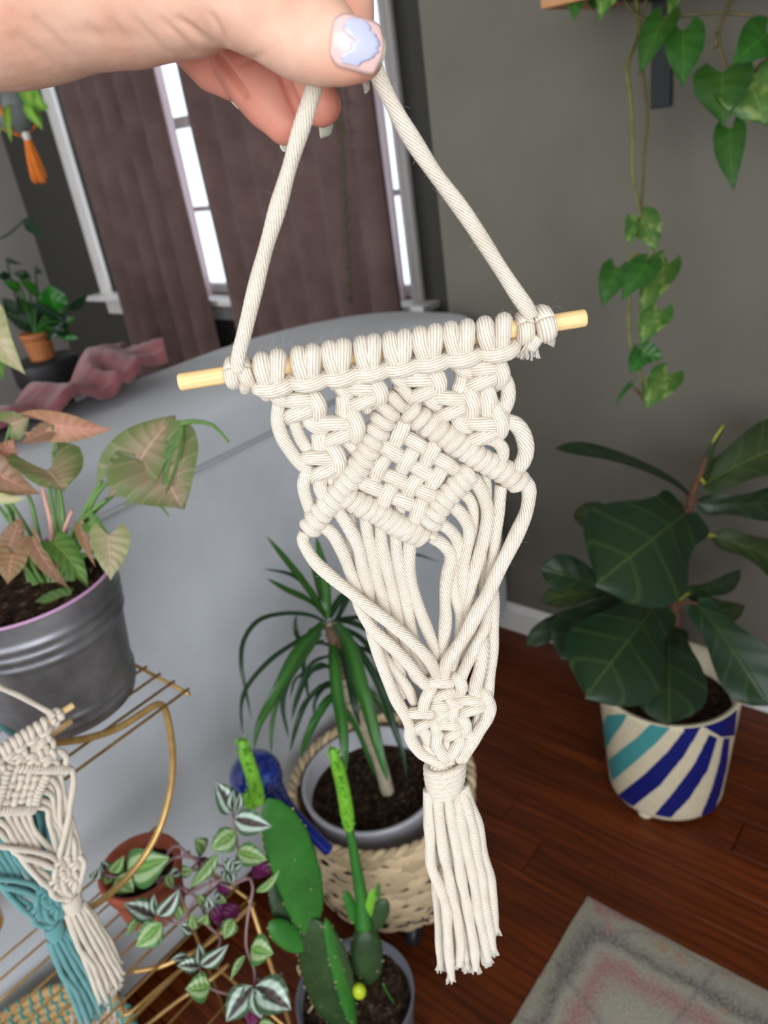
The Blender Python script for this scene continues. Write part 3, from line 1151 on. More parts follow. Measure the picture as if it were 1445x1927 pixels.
# loose lengths between the diamond and the lower knots
LOOSE = [
    ('z3', [(100, 440, 0), (88, 490, 1), (150, 595, 2), (240, 680, 3), (345, 765, 4.5), (450, 850, 6), (570, 940, 7), (680, 1035, 7), (770, 1130, 6), (812, 1212, 3), (820, 1250, 0)], 2.45),
    ('z3', [(190, 400, 0), (250, 450, 1), (300, 540, 1), (335, 630, 0), (375, 740, -1), (400, 850, 1), (465, 965, 3.5), (570, 1060, 4.5), (660, 1150, 5), (730, 1240, 4.5), (772, 1290, 3), (770, 1350, 0)], 2.5),
    ('z3', [(270, 310, 0), (335, 410, 1.5), (385, 510, 1.5), (408, 620, 1), (440, 730, -.5), (450, 840, -2), (460, 960, -1), (490, 1080, 1), (540, 1220, 2.5), (590, 1340, 3), (640, 1430, 3), (668, 1500, 3), (672, 1560, 3), (730, 1640, 3), (830, 1690, 3), (880, 1720, 1)], 2.5),
    ('z3', [(335, 330, -3), (350, 420, -4), (362, 560, -4), (400, 740, -5), (455, 930, -5), (520, 1100, -3), (580, 1180, -1.5), (650, 1280, -1), (700, 1370, -1)], 2.3),
    ('z3', [(425, 350, -.5), (437, 460, .5), (465, 560, .5), (490, 680, 0), (520, 800, -1), (545, 900, -2), (580, 1040, -3), (610, 1160, -3), (625, 1330, -3)], 2.45),
    ('z3', [(508, 390, -.5), (512, 500, .5), (540, 620, .5), (568, 730, 0), (590, 840, -.5), (625, 950, -2), (650, 1080, -2.5), (690, 1200, -3), (740, 1260, -3)], 2.45),
    ('z3', [(590, 420, -.5), (597, 550, .5), (622, 680, .5), (650, 810, .3), (668, 930, 0), (690, 1040, -1.5), (730, 1170, -2), (780, 1240, -2)], 2.45),
    ('z3', [(668, 470, 0), (664, 600, .8), (678, 720, 1), (710, 830, 1), (752, 940, .8), (792, 1045, 0), (818, 1130, -.5), (825, 1230, -1)], 2.45),
    ('z3', [(785, 460, 0), (850, 505, 1.2), (890, 570, 1), (872, 670, 1), (860, 780, 1), (862, 900, 1), (855, 1020, .5), (845, 1120, 0), (830, 1220, -1)], 2.5),
    ('z3', [(820, 380, .5), (885, 425, .5), (925, 490, 0), (915, 590, -1), (902, 700, -1), (918, 800, -.5), (945, 890, -.5), (945, 990, -.5), (925, 1090, -1), (880, 1220, -1.5)], 2.45),
    ('z3', [(890, 285, .5), (955, 350, 1), (990, 430, .8), (972, 540, .5), (955, 640, .3), (965, 760, 0), (985, 860, -1), (1000, 960, -1.5), (960, 1120, -2)], 2.45),
    ('z3', [(935, 205, -1), (1000, 265, -1.2), (1012, 350, -1.5), (1005, 440, -2), (985, 560, -3), (960, 640, -4), (1000, 800, -4), (1040, 950, -4), (1010, 1150, -3)], 2.4),
    ('z3', [(1000, 130, .5), (1058, 215, 1.5), (1090, 320, 1.5), (1080, 430, 1.5), (1048, 550, 1.2), (1012, 680, 1), (985, 800, .6), (985, 880, 0), (1010, 960, -1.5), (1000, 1100, -2)], 2.55),
    ('z3', [(1075, 120, -2), (1082, 250, -2.5), (1078, 400, -3), (1066, 560, -3), (1062, 680, -3), (1072, 800, -3), (1092, 960, -3), (1100, 1100, -2), (1080, 1260, -1)], 2.35),
    ('z3', [(1165, 180, -.5), (1150, 300, 0), (1132, 430, 0), (1128, 560, 0), (1110, 680, -.5), (1120, 800, -1.5), (1122, 900, -1), (1118, 1020, -.5), (1110, 1140, .5), (1098, 1260, 1), (1092, 1320, 0)], 2.5),
    ('z3', [(1245, 150, 0), (1290, 165, 1.2), (1316, 215, 2), (1303, 320, 3), (1262, 420, 4), (1205, 540, 5), (1145, 660, 6), (1090, 780, 6.5), (1030, 880, 7), (978, 980, 7), (920, 1070, 6.5), (872, 1140, 5), (850, 1215, 2.5), (846, 1260, 0)], 2.75),
    ('z3', [(1085, 780, -2.5), (1085, 930, 0.5), (1040, 1030, 3), (1000, 1110, 4), (962, 1190, 3.5), (945, 1235, 1)], 2.4),
    ('z3', [(1060, 1010, 1), (1062, 1090, 3), (1050, 1180, 4), (1026, 1270, 3), (1020, 1330, 1)], 2.8),
]
for z, pts, r in LOOSE:
    t = MB()
    cord(t, Z3(pts), r, 12, ply=.05)
    t.build('loose_cord', M_ROPE, hang)


# lower cluster of square knots
def q8(b):
    (x0, y0, _), (x1, y1, _) = Z8([(b[0], b[2]), (b[1], b[3])])
    return x0, x1, y0, y1


def sq8(b1, b2, loop, left, cores=()):
    def bump_c(s_):
        return [(a, b, c + 2.0) for a, b, c in s_]
    sqknot((*q8(b1), 0), (*q8(b2), 7), q8(loop) if loop else None, q8(left) if left else None, [bump_c(Z8(c)) for c in cores], 2.55)


sq8((360, 730, 205, 370), (460, 730, 385, 500), (700, 930, 170, 440), None, [[(420, 300, 0), (470, 370, 2), (430, 430, 3), (390, 520, 3), (370, 600, 2), (360, 640, 0)]])
sq8((770, 1090, 440, 575), (810, 1090, 570, 690), (1050, 1250, 350, 640), (630, 850, 470, 610))
sq8((150, 480, 590, 745), (260, 430, 755, 890), (430, 590, 740, 910), None, [[(350, 850, 0), (400, 930, 0), (440, 1020, -1)]])
sq8((515, 805, 745, 875), (630, 805, 880, 990), (765, 980, 670, 930), None)
sq8((470, 660, 505, 640), (520, 680, 640, 740), None, None, [[(520, 520, 0), (560, 590, 1.5), (600, 680, 1.5), (640, 750, 0)], [(740, 610, 1), (735, 680, 1.2), (725, 760, 0)]])
for pts, r in (([(560, 890, 1), (535, 980, 3), (540, 1070, 3.5), (590, 1150, 3.5), (650, 1230, 2.5)], 2.7), ([(640, 970, 0), (650, 1060, 1), (670, 1150, 1)], 2.4),
               ([(800, 960, 1.5), (820, 1020, 3), (770, 1110, 3.5), (710, 1190, 2.5), (690, 1240, 1)], 2.7), ([(900, 900, 1), (960, 950, 2), (930, 1060, 2.5), (860, 1160, 2), (800, 1240, 1)], 2.5),
               ([(1160, 500, 2), (1190, 600, 2.5), (1150, 740, 2.5), (1060, 880, 2), (980, 1010, 2), (900, 1140, 1.5), (850, 1230, 1)], 2.9), ([(1080, 640, -1), (1040, 780, -1), (980, 900, -1)], 2.6),
               ([(380, 1020, -1), (470, 1120, 0), (560, 1210, .5)], 2.4), ([(630, 1210, 2), (680, 1270, 3), (740, 1250, 2.5)], 1.8)):
    t = MB()
    cord(t, Z8([(a, b, c + 1.0) for a, b, c in pts]), r)
    t.build('knot_cord', M_ROPEK, hang)

# gathering wrap
t = MB()
C0, C1 = mac(836.5, 1434, 1), mac(838.5, 1490, 1)
dpt = depth_of(C0)
n_turn = 6
P, RR = [], []
for k in range(n_turn * 20 + 1):
    s_ = k / (n_turn * 20)
    a = 2 * pi * n_turn * s_
    w = (43 - 9 * s_ - 4 * (2 * s_ - 1) ** 2) * dpt / FPX - 0.0013
    P.append(C0.lerp(C1, s_) + XW * cos(a) * w + YW * sin(a) * w * 0.8 + Vector((0, 0, 0.0016)) * cos(a + 0.7))
    RR.append(0.0019)
t.tube(P, RR, 8)
t.lathe([(0.001, -0.0105), (0.0045, -0.010), (0.0068, -0.006), (0.0072, 0.003), (0.006, 0.007), (0.002, 0.008)], C0.lerp(C1, 0.42), 20)
t.build('gathering_wrap', M_ROPEK, hang)

# tassel
TS = [[(350, 440, 1), (350, 650, 2), (358, 800, 2.5), (362, 980, 3), (400, 1090, 3.5), (450, 1210, 4), (482, 1350, 4), (490, 1500, 4), (498, 1650, 4), (520, 1850, 4)],
      [(415, 450, 3), (425, 600, 4), (440, 750, 4), (460, 900, 4), (492, 1050, 3.5), (522, 1200, 3), (556, 1350, 3), (580, 1500, 3), (586, 1640, 3), (576, 1745, 3)],
      [(490, 450, 4), (510, 600, 5), (532, 720, 5), (560, 880, 5), (582, 1030, 5), (612, 1180, 5), (642, 1330, 5), (672, 1500, 5), (694, 1650, 5), (704, 1775, 5)],
      [(560, 450, 4), (580, 620, 5), (610, 760, 5), (642, 920, 5), (682, 1080, 5), (706, 1250, 5), (732, 1400, 5), (766, 1550, 5), (797, 1710, 5)],
      [(590, 430, 3), (640, 560, 4), (680, 720, 4), (712, 900, 4), (746, 1080, 4), (772, 1280, 4), (802, 1450, 4), (835, 1640, 4)],
      [(612, 420, 1), (662, 540, 2), (718, 680, 2), (746, 850, 2), (782, 1000, 2), (820, 1130, 2), (830, 1300, 2), (850, 1490, 2)],
      [(345, 470, -3), (352, 700, -4), (380, 950, -4), (410, 1200, -4), (428, 1450, -4), (440, 1770, -4)],
      [(420, 470, -4), (450, 800, -5), (500, 1100, -5), (540, 1400, -5), (552, 1740, -5)],
      [(500, 470, -5), (540, 800, -6), (590, 1100, -6), (620, 1400, -6), (640, 1770, -6)],
      [(560, 470, -5), (610, 800, -6), (680, 1150, -6), (740, 1450, -6), (770, 1730, -6)],
      [(600, 450, -4), (670, 750, -5), (740, 1100, -5), (790, 1400, -5), (820, 1660, -5)],
      [(470, 470, 0), (490, 800, 0), (540, 1150, 0), (600, 1450, 0), (640, 1760, 0)]]
rr = random.Random(11)
for pts in TS:
    t = MB()
    q = Z4(pts)
    q[0] = (q[0][0], q[0][1] - 4, min(q[0][2], 1.0))
    cord(t, q, 2.55, 12, ply=.06, taper=[(0, 1), (0.9, 1), (1, 0.75)])
    # splayed cut end
    (x0, y0, c0), (x1, y1, c1) = q[-2], q[-1]
    L = math.hypot(x1 - x0, y1 - y0)
    ux, uy = (x1 - x0) / L, (y1 - y0) / L
    for k in range(12):
        s_ = rr.uniform(-1, 1)
        c_ = rr.uniform(-1, 1)
        ln = rr.uniform(4, 11)
        cord(t, [(x1 - ux * 12 + s_ * 4, y1 - uy * 12, c1 + c_), (x1 + s_ * 8, y1, c1 + c_ * 1.6), (x1 + ux * ln + s_ * 11, y1 + uy * ln, c1 + c_ * 2)], 0.5, 5)
    t.build('tassel_cord', M_ROPE, hang)

# loose cotton fibres standing off the cords
t = MB()
rr = random.Random(21)
src = [[(447, 690), (462, 618), (490, 505), (520, 400), (552, 290), (580, 200)], [(722, 165), (760, 237), (815, 322), (868, 393), (905, 448), (938, 500), (972, 552), (1000, 600)],
       [(480, 662), (620, 640), (760, 620), (900, 598), (1040, 580)], [p[:2] for p in Z3(LOOSE[0][1])], [p[:2] for p in Z3(LOOSE[15][1])], [p[:2] for p in Z4(TS[5])], [p[:2] for p in Z4(TS[0])]]
for pl_ in src:
    S = spline([mac(x, y, 1.5) for x, y in pl_], 0.0012)
    for k in range(int(len(S) * 1.1)):
        p = rr.choice(S) + XW * rr.uniform(-.0024, .0024) + Vector((0, 0, rr.uniform(-.002, .002)))
        d = (XW * rr.uniform(-1, 1) + Vector((0, 0, 1)) * rr.uniform(-1, 1) - YW * rr.uniform(0, .5)).normalized()
        d2 = (d + XW * rr.uniform(-.9, .9) + Vector((0, 0, rr.uniform(-.9, .9)))).normalized()
        L = rr.uniform(.001, .0038)
        t.tube(spline([p, p + d * L * .5, p + d * L * .5 + d2 * L * .5], L / 4), 0.000011, 3, False)
o = t.build('loose_fibres', M_FUZZ, hang)
o['kind'] = 'stuff'
# ================================================================== the hand
def skin_mat():
    n = NT('skin')
    co = n.coord()
    f = n.noise(45, 4, co, 0.6)
    g = n.noise(900, 2, co)
    c = n.ramp(f, [(0.3, srgb(212, 158, 134)), (0.55, srgb(222, 176, 153)), (0.75, srgb(226, 187, 166))])
    vc = n.n('ShaderNodeVertexColor', layer_name='flush')
    c = n.mix(n.math('MULTIPLY', n.sep(vc.outputs[0])[0], 0.75), c, srgb(214, 128, 108))
    n.set(col=c, rough=0.5, spec=0.35, sss=(0.25, (1.0, 0.35, 0.2), 0.004))
    n.bump(n.math('ADD', g, n.math('MULTIPLY', n.noise(260, 3, co), 1.2)), 0.12, 0.0006)
    return n.m


def chain(mb, pts, seg=40):
    """tapered limb from (px, py, depth, radius_px) knots, as overlapping spheres and a tube"""
    S = [(dep(a, b, d), r * d / FPX) for a, b, d, r in pts]
    P = [p for p, _ in S]
    C = spline(P, 0.002)
    # radius by arc position of the knots
    cum = [0.0]
    for i in range(1, len(P)):
        cum.append(cum[-1] + (P[i] - P[i - 1]).length)
    L = 0.0
    rad = []
    for i, c in enumerate(C):
        if i:
            L += (c - C[i - 1]).length
        x = min(L, cum[-1])
        rad.append(interp([(cum[k], S[k][1]) for k in range(len(S))], x))
    mb.tube(C, rad, seg)
    for e in (0, -1):
        mb.sphere(P[e], S[e][1] * 0.995, 20, 14)
    return C


D = 0.215
hb = MB()
# thumb: web, base joint, middle joint, pad, tip
chain(hb, [(330, -30, .225, 118), (420, -30, .220, 105), (500, 8, .214, 96), (560, 52, .209, 88), (600, 74, .206, 83), (632, 90, .204, 71), (660, 101, .204, 58), (676, 104, .205, 48)])
# palm heel and wrist, running out of the frame at the left
chain(hb, [(-360, -70, .260, 235), (-180, -70, .248, 220), (0, -60, .238, 205), (130, -72, .232, 186), (250, -68, .228, 174), (340, -62, .226, 152)])
_el = [dep(-360, -70, .260), CAM + XW * -.24 + YW * .29 + Vector((0, 0, .055)), CAM + XW * -.33 + YW * .30 + Vector((0, 0, .03))]
_fs = spline(_el, .004)
hb.tube(_fs, [interp([(0, .040), (.5, .041), (.85, .043), (1, .036)], i / (len(_fs) - 1)) for i in range(len(_fs))], 48)
hb.sphere(_fs[-1], .0358, 32, 20)
chain(hb, [(40, -330, .262, 190), (200, -300, .262, 180), (340, -230, .262, 150)])
chain(hb, [(60, -200, .25, 180), (220, -190, .245, 170), (360, -150, .245, 130)])
# index: knuckle above the frame, then down behind the thumb
chain(hb, [(380, -240, .275, 92), (480, -190, .268, 78), (570, -120, .258, 66), (630, -50, .248, 62), (648, 10, .242, 57), (655, 70, .238, 48), (668, 112, .236, 40), (676, 124, .236, 32)])
# middle finger, pad towards the lens
chain(hb, [(330, -170, .285, 90), (440, -90, .280, 70), (500, 20, .272, 60), (540, 110, .262, 52), (578, 165, .257, 47), (598, 192, .256, 43), (604, 197, .256, 40)])
# ring finger
chain(hb, [(280, -120, .290, 85), (370, -40, .285, 66), (430, 60, .276, 60), (480, 150, .264, 58), (514, 200, .259, 52), (536, 234, .258, 38)])
# little finger
chain(hb, [(220, -90, .292, 78), (300, 0, .288, 60), (370, 80, .282, 54), (410, 130, .278, 48), (434, 156, .277, 32)])
raw = hb.build('person', None)
raw.data.materials.clear()
m = raw.modifiers.new('r', 'REMESH')
m.mode = 'VOXEL'
m.voxel_size = 0.0011
m.use_smooth_shade = True
m2 = raw.modifiers.new('s', 'SMOOTH')
m2.factor = 0.5
m2.iterations = 9
dg = bpy.context.evaluated_depsgraph_get()
me = bpy.data.meshes.new_from_object(raw.evaluated_get(dg))
loc = raw.location.copy()
bpy.data.objects.remove(raw)


def crease(x, y, ax, ay, bx, by, w):
    """distance-based groove along the px segment a-b"""
    vx, vy = bx - ax, by - ay
    t = ((x - ax) * vx + (y - ay) * vy) / (vx * vx + vy * vy)
    if t < 0 or t > 1:
        return 0.0
    d = abs((x - ax) * vy - (y - ay) * vx) / math.hypot(vx, vy)
    return math.exp(-(d / w) ** 2) * sin(pi * t) ** 0.6


CREASES = [(330, 30, 402, 88, 7, .9), (298, 30, 372, 104, 6, .55), (250, 30, 320, 112, 7, .5), (205, 30, 268, 120, 8, .45), (160, 40, 220, 118, 8, .35), (395, 20, 428, 90, 6, .6),
           (568, 12, 578, 72, 5, .3), (584, 4, 592, 80, 5, .35), (597, 10, 600, 60, 4, .2), (60, 30, 140, 120, 12, .5), (20, 60, 110, 130, 10, .35), (440, 125, 505, 98, 6, .4), (515, 100, 566, 222, 7, 2.2), (392, 84, 466, 186, 7, 2.2), (120, 60, 300, 75, 14, .25)]
me.calc_loop_triangles()
nrm = [v.normal.copy() for v in me.vertices]
fl = me.color_attributes.new('flush', 'FLOAT_COLOR', 'POINT')
for v in me.vertices:
    w = v.co + loc
    x, y = to_px(w)
    g = 0.0
    if nrm[v.index].dot(CAM - w) > 0:
        for ax, ay, bx, by, wd, dp in CREASES:
            if dp > 2 and depth_of(w) < .235:
                continue
            g += dp * crease(x, y, ax, ay, bx, by, wd)
    v.co -= nrm[v.index] * g * 0.0015
    d = depth_of(w)
    f = 0.0
    f = max(f, min(1.0, (d - 0.225) / 0.03)) * (1.0 if x > 320 else max(0.0, (x - 200) / 120))
    f = max(f, 0.55 * math.exp(-((x - 690) ** 2 + (y - 140) ** 2) / 3200.0))
    f = max(f, 0.8 * math.exp(-((x - 640) ** 2 + (y - 20) ** 2) / 2500.0) if d > 0.212 else 0)
    fl.data[v.index].color = (f, f, f, 1)
me.materials.clear()
me.materials.append(skin_mat())
for p in me.polygons:
    p.use_smooth = True
hand = bpy.data.objects.new('person', me)
COL.objects.link(hand)
hand.location = loc
tag(hand, 'bare hand pinching the cord of the macrame between thumb and fingers, chipped lilac polish', 'person')


def nail(name, c, tipv, up, L, W, thick, mat, curl=0.35, square=0.5):
    """curved nail plate: c centre (world), tipv direction of growth, up outward normal"""
    tipv = tipv.normalized()
    up = (up - tipv * up.dot(tipv)).normalized()
    side = tipv.cross(up)
    P = []
    for i in range(17):
        u = i / 16
        row = []
        e = abs(2 * u - 1)
        wv = W / 2 * (1 - max(0, (0.25 - u) / 0.25) ** 2 * 0.35 - max(0, (u - 0.72) / 0.28) ** 2 * (1 - square) * 0.55)
        for j in range(13):
            s = -1 + 2 * j / 12
            p = c + tipv * (u - 0.5) * L + side * s * wv - up * (s * s * W * curl * 0.5) - up * ((u - 0.45) ** 2 * L * 0.22)
            if i == 0:
                p += tipv * (1 - s * s) * -L * 0.06
            if i == 16:
                p -= tipv * (s * s) * L * 0.12
            row.append(p)
        P.append(row)
    t = MB()
    t.grid(P)
    o = t.build(name, mat, hand)
    md = o.modifiers.new('thick', 'SOLIDIFY')
    md.thickness = thick
    md.offset = 0
    return o, P


M_NAIL = plain('nail_plate', srgb(228, 190, 184), 0.35, var=0.06, scale=120, coat=0.15)
M_NAILT = plain('nail_free_edge', srgb(206, 204, 186), 0.3, coat=0.3)
M_POL = plain('lilac_polish', srgb(192, 192, 220), 0.4, coat=0.2)
# thumb nail
upv = (CAM - dep(676, 88, .2)).normalized()
side_up = (dep(676, 40, .2) - dep(676, 140, .2)).normalized()
upn = (upv * 0.93 + side_up * 0.22).normalized()
tdir = (dep(722, 104, .2035) - dep(632, 80, .198)).normalized()
nc = dep(678, 91, .2015) + upn * (0.0056)
nl, NP = nail('nail', nc, tdir, upn, 0.0134, 0.0122, 0.0005, M_NAIL, 0.34, 0.75)
# free edge of the thumb nail
t = MB()
t.grid([[p + upn * 0.00012 for p in NP[i]] for i in (14, 15, 16)] + [[p + tdir * 0.0010 - upn * 0.0003 for p in NP[16]]])
o = t.build('free_edge', M_NAILT, nl)
o.modifiers.new('thick', 'SOLIDIFY').thickness = 0.0004
# chipped polish patch: rows of the nail between two ragged limits
lo = [.40, .30, .22, .16, .14, .22, .40, .30, .34, .20, .16, .22, .36]
hi = [.54, .62, .70, .74, .86, .92, .88, .90, .84, .76, .60, .54, .50]
rows = []
for q in range(61):
    jf = 1.0 + 10.0 * q / 60
    j = min(11, int(jf))
    rag = 0.05 * noise.noise(Vector((q * .33, 3.1, 0))) + 0.03 * noise.noise(Vector((q * .9, 7.7, 0)))
    l_ = interp(list(enumerate(lo)), jf) + rag
    h_ = interp(list(enumerate(hi)), jf) + 0.05 * noise.noise(Vector((q * .4, 9.3, 0))) + 0.03 * noise.noise(Vector((q * 1.1, 1.7, 0)))
    col = []
    for k in range(7):
        u = (l_ + (h_ - l_) * k / 6) * 16
        i = min(15, int(u))
        pa = NP[i][j].lerp(NP[i + 1][j], u - i)
        pb = NP[i][j + 1].lerp(NP[i + 1][j + 1], u - i)
        col.append(pa.lerp(pb, jf - j) + upn * 0.0004)
    rows.append(col)
t = MB()
t.grid(rows)
o = t.build('chipped_polish', M_POL, nl)
o.modifiers.new('thick', 'SOLIDIFY').thickness = 0.00025
# middle finger nail, turned away: its long free edge shows below the tip
mt = dep(640, 234, .262) - dep(600, 196, .256)
nail('nail', dep(620, 233, .2635), (dep(624, 262, .268) - dep(616, 205, .258)), (dep(650, 260, .262) - dep(600, 200, .262)) + YW * .006, 0.0085, 0.0085, 0.0006, M_NAILT, 0.35, 0.5)
# index nail edge peeping below the thumb
nail('nail', dep(690, 140, .232), dep(700, 175, .235) - dep(680, 110, .235), (dep(720, 130, .235) - dep(680, 140, .235)), 0.0085, 0.0075, 0.0006, M_NAILT, 0.35, 0.5)
# ring and little finger nail edges
nail('nail', dep(545, 260, .2645), dep(548, 290, .266) - dep(530, 230, .262), YW + (dep(560, 260, .26) - dep(530, 250, .26)).normalized() * .3, 0.0075, 0.0075, 0.0006, M_NAILT, 0.35, 0.5)
nail('nail', dep(449, 182, .283), dep(470, 202, .284) - dep(430, 160, .281), YW + (dep(470, 170, .28) - dep(450, 190, .28)).normalized() * .3, 0.0068, 0.0062, 0.0006, M_NAILT, 0.35, 0.5)
# ================================================================== plants: helpers
SHAPES = {
    'ovate': [(0, .05), (.06, .42), (.15, .72), (.28, .95), (.40, 1), (.55, .92), (.70, .70), (.84, .40), (.94, .15), (1, .01)],
    'heart': [(0, .50), (.05, .78), (.14, .96), (.26, 1), (.42, .92), (.58, .72), (.74, .46), (.88, .2), (.95, .07), (1, .01)],
    'arrow': [(0, .62), (.06, .86), (.16, 1), (.30, .97), (.46, .84), (.62, .62), (.78, .36), (.9, .14), (.96, .05), (1, .01)],
    'lance': [(0, .15), (.1, .5), (.25, .9), (.4, 1), (.6, .8), (.8, .42), (.93, .12), (1, .01)],
    'fiddle': [(0, .12), (.05, .45), (.13, .56), (.25, .52), (.38, .62), (.52, .84), (.68, 1), (.82, .95), (.92, .68), (.98, .25), (1, .03)],
    'pad': [(0, .30), (.05, .50), (.15, .78), (.3, .95), (.5, 1), (.7, .95), (.85, .75), (.95, .42), (1, .06)],
    'strap': [(0, .7), (.15, .9), (.4, 1), (.7, .8), (.9, .4), (1, .03)],
}


def leaf(mb, base, tip, width, up, shape='ovate', fold=0.18, droop=0.12, wave=0.03, lobe=0.0, curl=0.0, nL=12, nW=6, seed=0.0):
    """blade from base to tip; up = outward side; droop bends the middle up / ends down"""
    base, tip = Vector(base), Vector(tip)
    ax = tip - base
    L = ax.length
    ax.normalize()
    up = (up - ax * up.dot(ax))
    up = up.normalized() if up.length > 1e-6 else ax.orthogonal().normalized()
    sd = ax.cross(up)
    P = []
    for i in range(nL + 1):
        t = i / nL
        w = interp(SHAPES[shape], t) * width / 2
        row = []
        for j in range(2 * nW + 1):
            s = -1 + j / nW
            a = abs(s)
            p = base + ax * (t * L - lobe * L * a ** 1.6 * (1 - t) ** 3) + sd * s * w
            p += up * (fold * a * w + droop * L * 4 * t * (1 - t) - curl * L * t ** 3 - 0.35 * fold * a ** 3 * w)
            p += up * wave * width * sin(9 * t + 2.2 * s + seed) * a
            row.append(p)
        P.append(row)
    mb.grid(P)


def Lf(parent, mat, b, t_, wpx, roll=0.0, name='leaf', **kw):
    """leaf from pixels: b=(px,py,depth) base, t_=(px,py,depth) tip, wpx width in px at mid depth, roll degrees about the axis"""
    B, T = dep(*b), dep(*t_)
    md = (b[2] + t_[2]) / 2
    up = (CAM - (B + T) / 2).normalized()
    ax = (T - B).normalized()
    up = Matrix.Rotation(radians(roll), 3, ax) @ up
    mb = MB()
    leaf(mb, B, T, wpx * md / FPX, up, seed=b[0] * 0.1, **kw)
    o = mb.build(name, mat, parent)
    return o


def stem(parent, mat, pts, r0, r1=None, name='stem', sides=7, step=0.012):
    P = spline([Vector(p) if len(p) == 3 and isinstance(p, Vector) else dep(*p) for p in pts], step)
    r1 = r0 if r1 is None else r1
    mb = MB()
    mb.tube(P, [r0 + (r1 - r0) * i / (len(P) - 1) for i in range(len(P))], sides)
    return mb.build(name, mat, parent)


def leaf_mat(name, c0, c1, rib, ribw=0.022, vein=0.25, nv=9.0, rough=0.4, trans=0.25, blotch=None, var=0.3, stripe=None, under=None):
    """c0 near the midrib, c1 at the edge"""
    n = NT(name)
    uv = n.coord('UV')
    s = n.sep(uv)
    # uv.x runs along the blade, uv.y across it
    a = n.math('ABSOLUTE', n.math('MULTIPLY_ADD', s[1], 2.0, -1.0))
    r = n.rnd()
    nz = n.noise(3.0, 3, n.mapping(uv, (2, 3, 1)))
    am = n.math('ADD', a, n.math('MULTIPLY', n.math('SUBTRACT', nz, 0.5), var))
    c = n.ramp(am, [(0.12, c0), (0.85, c1)])
    if stripe:
        # long bright bands either side of the midrib
        m = n.ramp(am, [(0.0, (0, 0, 0)), (0.22, (0, 0, 0)), (0.34, (1, 1, 1)), (0.60, (1, 1, 1)), (0.74, (0, 0, 0)), (1, (0, 0, 0))])
        c = n.mix(m, c, stripe)
    if blotch:
        bz = n.noise(1.0, 3, n.mapping(uv, (3.0, 2.2, 1)))
        c = n.mix(n.ramp(bz, [(0.50, (0, 0, 0)), (0.60, (1, 1, 1))]), c, blotch)
    v = n.math('SINE', n.math('MULTIPLY', n.math('SUBTRACT', s[0], n.math('MULTIPLY', a, 0.22)), nv * 2 * pi))
    vm = n.ramp(v, [(0.86, (0, 0, 0)), (1.0, (1, 1, 1))])
    c = n.mix(n.math('MULTIPLY', vm, vein), c, rib)
    c = n.mix(n.ramp(a, [(0.0, (1, 1, 1)), (ribw * 2, (0, 0, 0))]), c, rib)
    h = n.n('ShaderNodeHueSaturation')
    n.l(n.math('MULTIPLY_ADD', r, 0.3, 0.85), h.inputs['Value'])
    n.l(n.math('MULTIPLY_ADD', r, 0.02, 0.49), h.inputs['Hue'])
    n.l(c, h.inputs['Color'])
    n.set(col=h.outputs[0], rough=rough, spec=0.45)
    n.bump(n.math('ADD', n.math('MULTIPLY', v, 0.5), n.ramp(a, [(0.0, (1, 1, 1)), (0.08, (0, 0, 0))])), 0.35, 0.0018)
    tl = n.n('ShaderNodeBsdfTranslucent')
    n.l(h.outputs[0], tl.inputs[0])
    mx = n.n('ShaderNodeMixShader')
    mx.inputs[0].default_value = trans
    n.l(n.b.outputs[0], mx.inputs[1])
    n.l(tl.outputs[0], mx.inputs[2])
    n.l(mx.outputs[0], n.t.nodes['Material Output'].inputs[0])
    return n.m


def soil_mat():
    n = NT('potting_soil')
    co = n.coord()
    f = n.noise(110, 5, co, 0.75)
    c = n.ramp(f, [(0.35, srgb(24, 17, 12)), (0.52, srgb(54, 40, 30)), (0.63, srgb(100, 78, 60)), (0.70, srgb(146, 128, 108))])
    n.set(col=c, rough=0.95, spec=0.1)
    n.bump(f, 0.9, 0.006)
    return n.m


M_SOIL = soil_mat()


def soil(parent, c, r, dome=0.006):
    P = []
    for i in range(28):
        a = 2 * pi * i / 28
        row = []
        for j in range(9):
            q = r * j / 8
            x, y = c[0] + q * cos(a), c[1] + q * sin(a)
            row.append(Vector((x, y, c[2] + dome * (1 - (j / 8) ** 2) + 0.004 * noise.noise(Vector((x * 70, y * 70, 0))))))
        P.append(row)
    mb = MB()
    mb.grid(P, closed_u=True)
    return mb.build('soil', M_SOIL, parent)


def clumps(parent, c, r, n, seed, mat=None):
    """loose crumbs and bark lying on the soil"""
    rr = random.Random(seed)
    mb = MB()
    for k in range(n):
        a, q = rr.random() * 2 * pi, r * sqrt(rr.random())
        s_ = rr.uniform(.002, .0055)
        mb.sphere((c[0] + q * cos(a), c[1] + q * sin(a), c[2] + 0.004), s_, 6, 4, (1, rr.uniform(.5, 1.2), rr.uniform(.4, .9)), Matrix.Rotation(rr.random() * 6, 3, 'Z'))
    o = mb.build('soil_crumbs', mat or M_SOIL, parent)
    o['kind'] = 'stuff'
    return o


